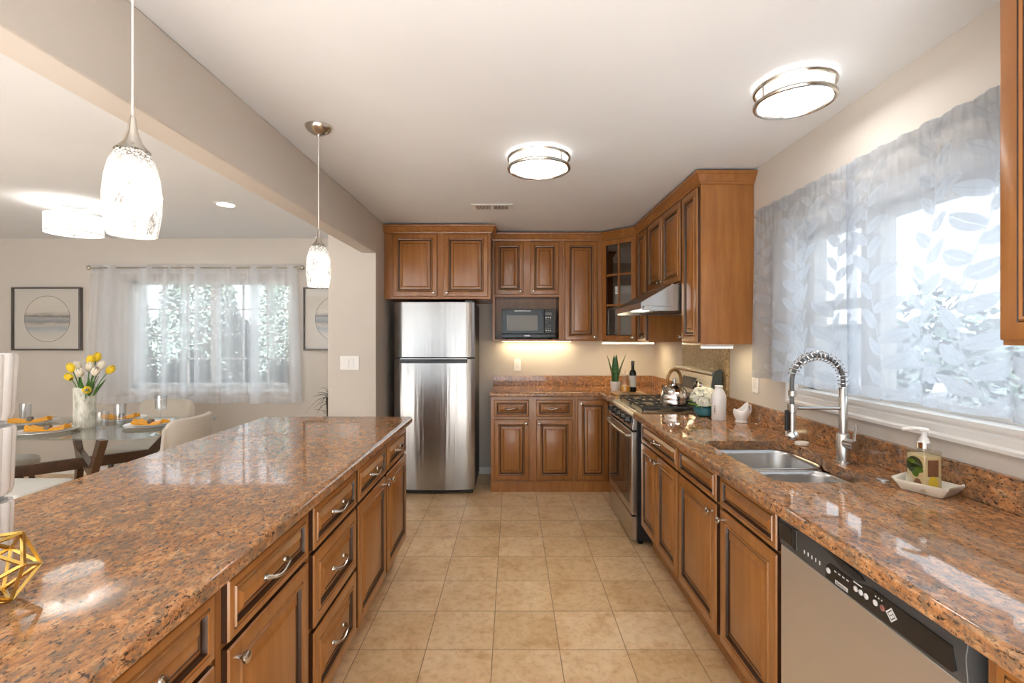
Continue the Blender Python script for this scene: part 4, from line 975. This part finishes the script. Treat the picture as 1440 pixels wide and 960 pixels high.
st.build('stretcher', 'walnut', tb, bev=0.003)

def chair(label, loc, rot):
    t = thing('dining_chair', label, 'chair', loc, rot, 'upholstered dining chairs')   # faces -Y locally (back at +Y)
    poly = rrect(-0.235, 0.235, -0.24, 0.23, 0.09, 5)
    MB().loops([[(p[0]*s_, p[1]*s_, z) for p in poly] for s_, z in ((0.93, 0.40), (0.99, 0.415), (1.0, 0.45), (0.98, 0.475), (0.90, 0.487))]).build('seat', 'chair_fabric', t, smooth=60)
    mb = MB(); rings = []; R = 0.44
    nA = 16
    for i in range(nA+1):
        a = math.radians(-37+74*i/nA); e = abs(2*i/nA-1); top = 0.84-0.05*max(0, (e-0.75)/0.25)**2; bot = 0.40
        cx, cy = R*math.sin(a), -0.17+R*math.cos(a); ix, iy = (R-0.055)*math.sin(a), -0.17+(R-0.055)*math.cos(a)
        ln = 0.05; rings.append([(cx, cy-0.03, bot), (cx, cy+ln*0.6, (bot+top)/2), (cx, cy+ln, top-0.015), ((cx+ix)/2, (cy+iy)/2+ln, top), (ix, iy+ln, top-0.015), (ix, iy+ln*0.6, (bot+top)/2), (ix, iy-0.03, bot)])
    mb.loops(rings).build('backrest', 'chair_fabric', t, smooth=70)
    for sx, sy in ((1, 1), (1, -1), (-1, 1), (-1, -1)):
        MB().tube([(sx*0.17, sy*0.16, 0.40), (sx*0.21, sy*0.21, 0.0)], [0.02, 0.011], 8).build('leg', 'walnut', t)
    return t
ch = chair('upholstered dining chair at the right end of the table, its back toward the island', (-2.62, 3.545, 0), -PI/2)
dup(ch, (-3.20, 4.18, 0), 0.0, 'upholstered dining chair behind the table in front of the curtain')
dup(ch, (-3.98, 3.60, 0), PI/2, 'upholstered dining chair at the left end of the table')
bn = thing('upholstered_bench', 'white upholstered bench along the island side of the table', 'bench', (-3.55, 3.03, 0))
MB().box(-0.60, 0.60, -0.19, 0.19, 0.36, 0.475).build('cushion', 'bench_fabric', bn, bev=0.025, segs=3)
for sx in (-1, 1):
    for sy in (-1, 1): MB().tube([(sx*0.52, sy*0.14, 0.36), (sx*0.55, sy*0.16, 0.0)], [0.02, 0.013], 8).build('leg', 'walnut', bn)

pl_ = [('front of the tulip vase', -3.27, 3.36, 0.25), ('behind the tulip vase', -3.15, 3.84, 0.15), ('the right end of the table', -2.72, 3.59, -0.1), ('the left end of the table', -3.72, 3.68, 0.4)]
def charger():
    return MB().lathe([(0.09, 0), (0.10, 0.002), (0.155, 0.014), (0.168, 0.018), (0.168, 0.021), (0.155, 0.018), (0.10, 0.006), (0.001, 0.005)], 36)
def napkin_mb():
    mb = MB(); nu, nv = 24, 12; P = []
    for i in range(nu+1):
        u = -1+2*i/nu; wd = 0.017+0.045*abs(u)**0.8
        for j in range(nv+1):
            v = -1+2*j/nv; hz = 0.022*(1-v*v)*(0.6+0.4*abs(u))+0.007*math.sin(v*9+u*3)*abs(u)+0.006
            P.append((u*0.115+0.010*math.sin(v*5)*abs(u), v*wd, hz+0.013*u*u))
    F = [(i*(nv+1)+j, (i+1)*(nv+1)+j, (i+1)*(nv+1)+j+1, i*(nv+1)+j+1) for i in range(nu) for j in range(nv)]
    n0 = len(P); P += [(p[0], p[1], 0.013*(p[0]/0.115)**2) for p in P]
    F += [tuple(q+n0 for q in reversed(f_)) for f_ in F]
    bd_ = [i*(nv+1) for i in range(nu+1)]+[nu*(nv+1)+j for j in range(1, nv+1)]+[i*(nv+1)+nv for i in range(nu-1, -1, -1)]+[j for j in range(nv-1, 0, -1)]
    F += [(bd_[i], bd_[(i+1) % len(bd_)], bd_[(i+1) % len(bd_)]+n0, bd_[i]+n0) for i in range(len(bd_))]
    return mb.add(P, F)
first = None
for i, (wh, x, y, a) in enumerate(pl_):
    if first is None:
        c1 = tag(charger().build('charger_plate', 'ceramic', None, (x, y, TZ+0.0005)), 'white charger plate at '+wh, 'plate', 'place settings')
        c2 = tag(MB().lathe([(0.07, 0), (0.085, 0.003), (0.125, 0.014), (0.128, 0.017), (0.08, 0.006), (0.001, 0.005)], 36).build('dinner_plate', 'ceramic', None, (x, y, TZ+0.0065)), 'white dinner plate on the charger at '+wh, 'plate', 'place settings')
        c3 = thing('napkin', 'golden napkin in a brown ring on the plate at '+wh, 'napkin', (x, y, TZ+0.0125), a, 'golden napkins')
        napkin_mb().build('cloth', 'napkin_gold', c3, smooth=60)
        MB().lathe([(0.024, -0.016), (0.026, -0.014), (0.026, 0.014), (0.024, 0.016)], 18, sy=0.72).build('ring', 'napkin_ring', c3, (0, 0, 0.018), (0, PI/2, 0))
        first = 1
    else:
        dup(c1, (x, y, TZ+0.0005), 0, 'white charger plate at '+wh, 'place settings'); dup(c2, (x, y, TZ+0.0065), 0, 'white dinner plate on the charger at '+wh, 'place settings')
        dup(c3, (x, y, TZ+0.0125), a, 'golden napkin in a brown ring on the plate at '+wh, 'golden napkins')
def tumbler(r, h): return MB().lathe([(r*0.85, 0), (r, h), (r-0.003, h), (r*0.82, 0.012), (0.001, 0.01)], 20)
tg = tag(tumbler(0.042, 0.12).build('tumbler', 'drink_glass', None, (-3.03, 3.52, TZ+0.0005)), 'clear glass tumbler standing right of the tulip vase', 'glass', 'drinking glasses')
dup(tg, (-2.98, 3.62, TZ+0.0005), 0, 'clear tall tumbler behind the one beside the tulip vase', 'drinking glasses').scale = (0.95, 0.95, 1.35)
dup(tg, (-3.86, 3.78, TZ+0.0005), 0, 'clear glass tumbler at the left end of the table', 'drinking glasses').scale = (0.9, 0.9, 1.2)
tag(MB().lathe([(0.034, 0), (0.034, 0.003), (0.006, 0.008), (0.005, 0.085), (0.018, 0.095), (0.040, 0.10), (0.043, 0.205), (0.041, 0.205), (0.037, 0.103), (0.001, 0.099)], 20).build('wine_glass', 'drink_glass', None, (-2.80, 3.80, TZ+0.0005)), 'stemmed square-bowled glass in front of the far dining chair', 'glass', 'drinking glasses')
vz = tag(MB().lathe([(0.062, 0), (0.064, 0.03), (0.066, 0.29), (0.060, 0.30), (0.055, 0.29), (0.05, 0.02), (0.001, 0.018)], 22, fl=lambda a: 1+0.07*math.sin(a*5+0.5)+0.04*math.sin(a*11)).build('flower_vase', 'birch_vase', None, (TX+0.02, 3.55, TZ+0.0005), smooth=60), 'rough pale bark-textured vase holding tulips on the glass table', 'vase')
# tulips : (px, py, colour)
def at(px, py, Y): return Vector(((px-720)/670*Y, Y, 1.43-(py-472)/670*Y))
tl_ = [(101, 519, 'y', 3.50), (109, 516, 'w', 3.58), (112, 525, 'w', 3.48), (127, 508, 'y', 3.58), (136, 504, 'y', 3.62), (126, 518, 'w', 3.55), (142, 515, 'w', 3.60), (134, 523, 'w', 3.47), (154, 521, 'y', 3.55), (122, 548, 'y', 3.42), (98, 531, 'y', 3.60)]
heads = {}
def tulip_head(nm):
    mb = MB()
    for ring_ in range(2):
        for k_ in range(3):
            a = 2*PI*k_/3+ring_*PI/3; P = []; 
            for i in range(7):
                u = i/6; z = -0.02+0.062*u; r = 0.021*math.sin(PI*min(u*0.78+0.12, 1))**0.7*(1.0-0.08*ring_)
                hw = 1.15*math.sin(PI*(0.12+0.86*u))
                for j in range(5):
                    b_ = a+(-1+j/2)*hw*0.75; P.append((r*math.cos(b_)+1e-4, r*math.sin(b_), z))
            mb.add(P, [(i*5+j, (i+1)*5+j, (i+1)*5+j+1, i*5+j+1) for i in range(6) for j in range(4)])
    return mb
pos_words = ['leftmost yellow tulip, high on the left', 'small white tulip at the back left', 'white tulip low on the left of the bouquet', 'yellow tulip second from the top', 'topmost yellow tulip', 'white tulip in the middle of the bouquet',
             'white tulip right of the middle', 'white tulip low and right of the middle', 'rightmost yellow tulip leaning over', 'lowest yellow tulip hanging over the vase rim', 'small yellow tulip below the leftmost one']
rim = Vector((TX+0.02, 3.55, TZ+0.285))
for (px, py, c, Y), word in zip(tl_, pos_words):
    h = at(px, py, Y); st0 = Vector((TX+0.02, 3.55, TZ+0.05)) + Vector((h.x-rim.x, h.y-rim.y, 0))*0.06
    t = thing('tulip', word+' in the bark vase', 'tulip', tuple(st0), 0, 'tulips in the vase')
    e = h-st0; mid = Vector((e.x*0.22, e.y*0.22, 0.25)); 
    pts = [Vector((0, 0, 0))*(1-u)**2+mid*2*u*(1-u)+e*u*u for u in [i/8 for i in range(9)]]
    MB().tube(pts, 0.0035, 6).build('stem', 'stem_green', t)
    dv = (pts[-1]-pts[-2]).normalized(); q = Vector((0, 0, 1)).rotation_difference(dv)
    nm = 'tulip_yellow' if c == 'y' else 'tulip_white'
    o = tulip_head(nm).build('flower_head', nm, t, tuple(e), smooth=60, solid=0.002); o.scale = (1.22, 1.22, 1.15); o.rotation_euler = q.to_euler()
    if px in (109, 112, 126, 134, 154, 142):
        lf = MB(); L = []
        side = Vector((-dv.y, dv.x, 0)).normalized() if abs(dv.z) < 0.98 else Vector((1, 0, 0))
        for i in range(7):
            u = i/6; p = pts[3].lerp(pts[7], u)+Vector((0.012, -0.01, 0.0))*u+Vector((0.03, -0.035, -0.03))*u*u; wd = 0.016*math.sin(PI*(0.1+0.88*u)); L += [p-side*wd, p+Vector((0, 0, -0.004)), p+side*wd]
        lf.add(L, [(i*3+j, (i+1)*3+j, (i+1)*3+j+1, i*3+j+1) for i in range(6) for j in range(2)]); lf.build('leaf', 'stem_green', t, smooth=60, solid=0.0015)

# palm behind the island
pm = thing('potted_palm', 'dark spiky potted plant on the dining floor beside the partition wall', 'plant', (-1.705, 4.42, 0))
MB().lathe([(0.095, 0), (0.12, 0.34), (0.125, 0.36), (0.115, 0.36), (0.11, 0.33), (0.001, 0.32)], 24).build('pot', 'matte_white', pm)
MB().tube([(0, 0, 0.31), (0.01, 0.0, 0.6), (0.0, 0.0, 0.86)], [0.025, 0.02, 0.02], 8).build('trunk', 'soil', pm)
rnd = random.Random(5)
def blade(mb, o0, az, el, L, wd, droop):
    dx = Vector((math.cos(az), math.sin(az), 0)); sd_ = Vector((-dx.y, dx.x, 0)); Q = []
    for i in range(9):
        u = i/8; p = Vector(o0)+dx*L*u*math.cos(el)+Vector((0, 0, L*u*math.sin(el)-droop*L*u*u)); ww = wd*(1-u)**0.7*min(1, u*5+0.4)
        Q += [p-sd_*ww, p+Vector((0, 0, -ww*0.5)), p+sd_*ww]
    mb.add(Q, [(i*3+j, (i+1)*3+j, (i+1)*3+j+1, i*3+j+1) for i in range(8) for j in range(2)])
for i in range(34):
    mb = MB(); az = PI+rnd.uniform(-1.15, 0.75); tier = i % 3
    blade(mb, (0.04, 0, (0.80, 0.86, 0.66)[tier]), az, rnd.uniform(0.2, 1.3), rnd.uniform(0.16, 0.28), 0.008, rnd.uniform(0.35, 0.9)); mb.build('leaf', 'palm_leaf', pm, smooth=60, solid=0.001)

# ------------------------------------------------------------------ island objects
fv = thing('fluted_vase', 'tall white fluted three tier vase at the left frame edge on the island', 'vase', (-1.146, 1.02, 0.9145))
for z0, z1 in ((0, 0.155), (0.167, 0.318), (0.330, 0.476)):
    g = lambda a: 1+0.07*abs(math.sin(a*7))
    r0 = 0.050+0.004*z0/0.3; r1 = 0.050+0.006*z1/0.3
    MB().lathe([(r0*0.7, z0), (r0*0.92, z0+0.004), (r0, z0+0.018), (r1, z1-0.006), (r1*0.97, z1), (r1*0.85, z1), (r1*0.82, z1-0.006), (0.001, z1-0.008)], 90, fl=g).build('tier', 'ceramic', fv, smooth=35)
for z0 in (0.155, 0.318): MB().lathe([(0.04, z0), (0.04, z0+0.012)], 24).build('spacer', 'drink_glass', fv)
ob = thing('wire_ornament', 'gold geometric wire ball ornament on the near corner of the island', 'ornament', (-1.012, 0.925, 0.9145))
ph_ = (1+5**0.5)/2; ico = [Vector(p).normalized() for p in ((0,1,ph_),(0,-1,ph_),(0,1,-ph_),(0,-1,-ph_),(1,ph_,0),(-1,ph_,0),(1,-ph_,0),(-1,-ph_,0),(ph_,0,1),(-ph_,0,1),(ph_,0,-1),(-ph_,0,-1))]
Rm = Matrix.Rotation(0.9, 3, 'Z') @ Matrix.Rotation(0.6524, 3, 'Y') @ Matrix.Rotation(0.0, 3, 'X')
f0 = [Vector(v) for v in ico]; nn = (f0[0]+f0[1]+f0[8]).normalized(); q = nn.rotation_difference(Vector((0, 0, -1)))
vv = [Matrix.Rotation(0.95, 3, 'Z') @ (q.to_matrix() @ v)*0.072 for v in f0]; zm = min(v.z for v in vv); wv_ = MB()
for i in range(12):
    for j in range(i):
        if (f0[i]-f0[j]).length < 1.1: wv_.tube([vv[i]-Vector((0, 0, zm-0.0040)), vv[j]-Vector((0, 0, zm-0.0040))], 0.0040, 4)
wv_.build('frame', 'gold', ob, smooth=0)

# ------------------------------------------------------------------ back counter objects
cbd = tag(slab('cutting_board', 'bamboo', rrect(0.885, 1.16, 4.07, 4.31, 0.02, 3), [], 0.9145, 0.932, 0.004), 'light wooden cutting board under the oil bottle and jar', 'cutting board')
al = thing('potted_aloe', 'spiky green aloe in a white pot on the back counter', 'plant', (0.965, 4.45, 0.9145))
MB().lathe([(0.036, 0), (0.04, 0.004), (0.046, 0.085), (0.046, 0.09), (0.041, 0.088), (0.039, 0.075), (0.001, 0.072)], 24).build('pot', 'matte_white', al)
MB().lathe([(0.038, 0.074), (0.001, 0.078)], 18).build('soil', 'soil', al)
for az, el, L in ((PI, 1.36, 0.27), (0, 1.30, 0.28), (-PI/2, 1.48, 0.27), (PI/2, 1.40, 0.26), (-2.3, 1.42, 0.20)):
    mb = MB(); dx = Vector((math.cos(az), math.sin(az), 0)); sd_ = Vector((-dx.y, dx.x, 0)); rings = []
    for i in range(10):
        u = i/9; p = dx*(0.012+L*u*math.cos(el)*(0.6+0.6*u))+Vector((0, 0, 0.075+L*u*math.sin(el))); wd = 0.036*(1-u**1.8)*(0.7+0.6*u)+0.0006; th = wd*0.35
        rings.append([p+sd_*wd, p+dx*th*0.4-sd_*0, p-sd_*wd, p-dx*th*-1.2])
    mb.loops(rings).build('leaf', 'aloe_leaf', al, smooth=50)
jr = thing('glass_jar', 'clear glass jar with yellow contents on the cutting board', 'jar', (0.995, 4.19, 0.9325))
MB().lathe([(0.040, 0), (0.045, 0.006), (0.045, 0.105), (0.030, 0.128), (0.030, 0.155), (0.027, 0.155), (0.027, 0.13), (0.042, 0.10), (0.042, 0.008), (0.001, 0.006)], 24).build('glass', 'clear_jar', jr)
MB().lathe([(0.030, 0.009), (0.039, 0.012), (0.039, 0.055), (0.03, 0.062), (0.001, 0.064)], 20).build('contents', 'orange_jar', jr)
MB().lathe([(0.026, 0.150), (0.030, 0.156), (0.030, 0.17), (0.014, 0.178), (0.010, 0.19), (0.001, 0.192)], 18).build('stopper', 'clear_jar', jr)
ol = thing('oil_bottle', 'tall dark oil bottle with a pale label on the cutting board', 'bottle', (1.075, 4.24, 0.9325)); ol.scale = (0.9, 0.9, 0.88)
MB().lathe([(0.030, 0), (0.034, 0.005), (0.034, 0.185), (0.028, 0.21), (0.015, 0.225), (0.014, 0.285), (0.016, 0.288), (0.016, 0.30), (0.001, 0.30)], 22).build('glass', 'oil_dark', ol)
MB().lathe([(0.0346, 0.05), (0.0346, 0.165)], 22, cap0=False, cap1=False).build('label_band', 'paper', ol)
MB().lathe([(0.0165, 0.27), (0.0165, 0.312), (0.001, 0.313)], 16).build('cap', 'dark_grey', ol)
# kettle on the range
kt = thing('tea_kettle', 'shiny steel whistling kettle with a wooden arched handle on the range', 'kettle', (1.165, 3.42, 0.9405), 0.55)
MB().lathe([(0.088, 0), (0.097, 0.006), (0.099, 0.03), (0.0975, 0.034), (0.0975, 0.040), (0.0985, 0.044), (0.094, 0.07), (0.082, 0.10), (0.062, 0.125), (0.048, 0.136), (0.046, 0.139)], 36, cap1=False).build('body', 'chrome', kt)
MB().lathe([(0.047, 0.138), (0.044, 0.144), (0.025, 0.151), (0.008, 0.154), (0.007, 0.162), (0.013, 0.168), (0.012, 0.178), (0.001, 0.182)], 24).build('lid', 'chrome', kt)
MB().tube([(-0.075, 0, 0.085), (-0.10, 0, 0.115), (-0.118, 0, 0.14)], [0.022, 0.016, 0.012], 12).build('spout', 'chrome', kt)
hpts = [(-0.062, 0, 0.13)]+[(0.072*math.cos(PI-PI*i/14)*1.0, 0, 0.165+0.082*math.sin(PI*i/14)) for i in range(15)]+[(0.062, 0, 0.13)]
MB().tube(hpts, [0.006]+[0.0115]*15+[0.006], 10).build('handle', 'handle_wood', kt)
# near the range
fb = thing('flower_bowl', 'white blossoms in a round teal bowl beside the range', 'flowers', (1.235, 3.07, 0.9145))
MB().lathe([(0.025, 0), (0.045, 0.006), (0.060, 0.03), (0.058, 0.055), (0.050, 0.062), (0.052, 0.05), (0.001, 0.045)], 24).build('bowl', 'teal_ceramic', fb)
for i, (x, y, z, r) in enumerate(((-0.005, -0.03, 0.095, 0.046), (0.045, 0.0, 0.10, 0.042), (-0.045, 0.01, 0.12, 0.034), (0.005, 0.02, 0.145, 0.036), (0.045, 0.03, 0.14, 0.036), (-0.025, 0.03, 0.15, 0.028), (0.075, -0.01, 0.095, 0.04))):
    mb = MB(); rd = random.Random(i)
    for k_ in range(46):
        a, u = rd.uniform(0, 2*PI), rd.uniform(-0.7, 1); s_ = math.sqrt(1-u*u); c = Vector((s_*math.cos(a), s_*math.sin(a), u)); p = c*r*0.86; n1 = c.orthogonal().normalized(); n2 = c.cross(n1)
        sz = r*0.40; pet = [p+c*r*0.05]
        for q_ in range(8):
            aa = 2*PI*q_/8; rr = sz*(1 if q_ % 2 == 0 else 0.72); pet.append(p+n1*math.cos(aa)*rr+n2*math.sin(aa)*rr+c*r*0.26*(1 if q_ % 2 == 0 else 0.45))
        mb.add(pet, [(0, q_+1, (q_+1) % 8+1) for q_ in range(8)])
    mb.ball((0, 0, 0), r*0.7, n=10, k=6)
    mb.build('blossom', 'petal_white', fb, (x, y, z), smooth=18)
for az, z in ((PI*1.05, 0.07), (PI*1.25, 0.06), (PI*0.95, 0.09), (-1.2, 0.065)):
    mb = MB(); blade(mb, (0.03*math.cos(az), 0.03*math.sin(az), z), az, 0.4, 0.085, 0.022, 0.3); mb.build('leaf', 'bright_leaf', fb, smooth=60, solid=0.001)
wb = thing('white_bottle', 'tall white ceramic bottle with grey vertical lettering beside the flower bowl', 'bottle', (1.272, 2.93, 0.9145))
MB().lathe([(0.040, 0), (0.0425, 0.004), (0.0425, 0.145), (0.040, 0.155), (0.026, 0.185), (0.022, 0.192), (0.022, 0.200), (0.026, 0.206), (0.024, 0.209), (0.018, 0.206), (0.016, 0.195), (0.001, 0.19)], 28).build('body', 'ceramic', wb)
lt = MB(); rd = random.Random(2)
for i in range(7):
    z = 0.035+i*0.008
    for a0 in (-2.62, -2.55, -2.48):
        if rd.random() < 0.75: lt.box(0.0425*math.cos(a0)-0.001, 0.0425*math.cos(a0)+0.0006, 0.0425*math.sin(a0)-0.0012, 0.0425*math.sin(a0)+0.0012, z, z+0.005)
lt.build('lettering', 'dark_grey', wb, smooth=0)
pt = thing('cream_pitcher', 'small white footed pitcher with a curved lip near the backsplash', 'pitcher', (1.372, 2.85, 0.9145))
mb = MB(); N = 28; rings = []
for r, z in ((0.034, 0), (0.036, 0.003), (0.030, 0.012), (0.034, 0.02), (0.044, 0.045), (0.045, 0.07), (0.040, 0.092), (0.038, 0.1), (0.035, 0.1), (0.040, 0.07), (0.038, 0.04), (0.001, 0.02)):
    ring_ = []
    for j in range(N):
        a = 2*PI*j/N; lift = max(0, z-0.06)/0.04; dz = lift*(0.018*math.cos(a)+0.012*math.cos(2*a)-0.012)*1.1; rr = r*(1+0.14*lift*max(0, -math.cos(a))**3)
        ring_.append((rr*math.cos(a), rr*math.sin(a), z+dz))
    rings.append(ring_)
mb.loops(rings).build('body', 'ceramic', pt, smooth=60)
MB().tube([(0.036, 0, 0.105), (0.055, 0, 0.10), (0.058, 0, 0.07), (0.044, 0, 0.04)], 0.005, 8).build('handle', 'ceramic', pt)
# knife block against the backguard and utensil
# soap tray
tr = tag(None or (lambda: (lambda mb: mb.build('soap_tray', 'cream_ceramic', None, (1.372, 1.575, 0.9145), (0, 0, 0.42), smooth=50))(
    MB().loops([[(x*s_+(0.003*math.sin(j*2.2) if s_ > 0.9 else 0), y*s_, z+(0.004*math.sin(j*1.9) if z > 0.02 else 0)) for j, (x, y) in enumerate(rrect(-0.056, 0.056, -0.080, 0.080, 0.012, 4))]
        for s_, z in ((0.70, 0), (0.74, 0.001), (0.92, 0.026), (1.0, 0.034), (1.0, 0.037), (0.96, 0.036), (0.90, 0.028), (0.68, 0.006))])))(), 'scalloped cream tray holding the soap bottle', 'tray')
so = thing('soap_bottle', 'clear pump soap bottle printed with a lemon and leaves, on the tray', 'soap bottle', (1.362, 1.575, 0.921), 0.07)
so.scale = (1, 1, 0.94)
rs = lambda s_, z: [(p[0]*s_, p[1]*s_, z) for p in rrect(-0.032, 0.032, -0.034, 0.034, 0.006, 3)]
MB().loops([rs(0.97, 0), rs(1, 0.003), rs(1, 0.135), rs(0.96, 0.142), rs(0.45, 0.146), rs(0.40, 0.150)]).build('bottle', 'soap_clear', so, smooth=40)
lb = MB().box(-0.0295, 0.0295, -0.0315, 0.0315, 0.004, 0.125).build('label_insert', 'cream_print', so, bev=0.002)
def disc(name, mat, cx, cz, rx_, rz_, face, off=0.0):
    pts = [(cx+rx_*math.cos(2*PI*i/20), cz+rz_*math.sin(2*PI*i/20)) for i in range(20)]
    if face == 'x': ring_ = lambda e: [(-0.0297-e-off, p[0], p[1]) for p in pts]
    else: ring_ = lambda e: [(p[0], -0.0317-e-off, p[1]) for p in pts]
    return MB().loops([ring_(0), ring_(0.0006)]).build(name, mat, lb, smooth=0)
disc('printed_leaf', 'dark_leaf_print', 0.004, 0.088, 0.030, 0.030, 'x'); disc('printed_leaf', 'leaf_print', -0.012, 0.075, 0.016, 0.010, 'x', 0.0006); disc('printed_leaf', 'leaf_print', 0.014, 0.100, 0.014, 0.009, 'x', 0.0006)
disc('printed_leaf', 'leaf_print', 0.000, 0.060, 0.012, 0.012, 'x', 0.0006); disc('printed_fruit', 'cream_ceramic', 0.022, 0.03, 0.013, 0.024, 'x', 0.0006); disc('printed_panel', 'brown_print', -0.008, 0.024, 0.014, 0.020, 'x', 0.0003)
MB().box(-0.018, 0.018, -0.0323, -0.0315, 0.055, 0.112).build('printed_panel', 'brown_print', lb, smooth=0)
disc('printed_lemon', 'lemon_print', 0.0, 0.030, 0.017, 0.027, 'y', 0.0005)
MB().lathe([(0.019, 0.148), (0.019, 0.168), (0.015, 0.170)], 18).build('collar', 'chrome', so)
MB().lathe([(0.015, 0.170), (0.012, 0.180), (0.008, 0.188), (0.0075, 0.205), (0.013, 0.208), (0.013, 0.215), (0.004, 0.218)], 16).tube([(0, 0, 0.211), (-0.02, 0.02, 0.213), (-0.045, 0.035, 0.207)], [0.008, 0.007, 0.005], 8).build('pump', 'white_plastic', so)
tag(tumbler(0.018, 0.055).build('small_glass', 'drink_glass', None, (1.40, 1.665, 0.922-0.0065)), 'small clear glass at the far end of the soap tray', 'glass')
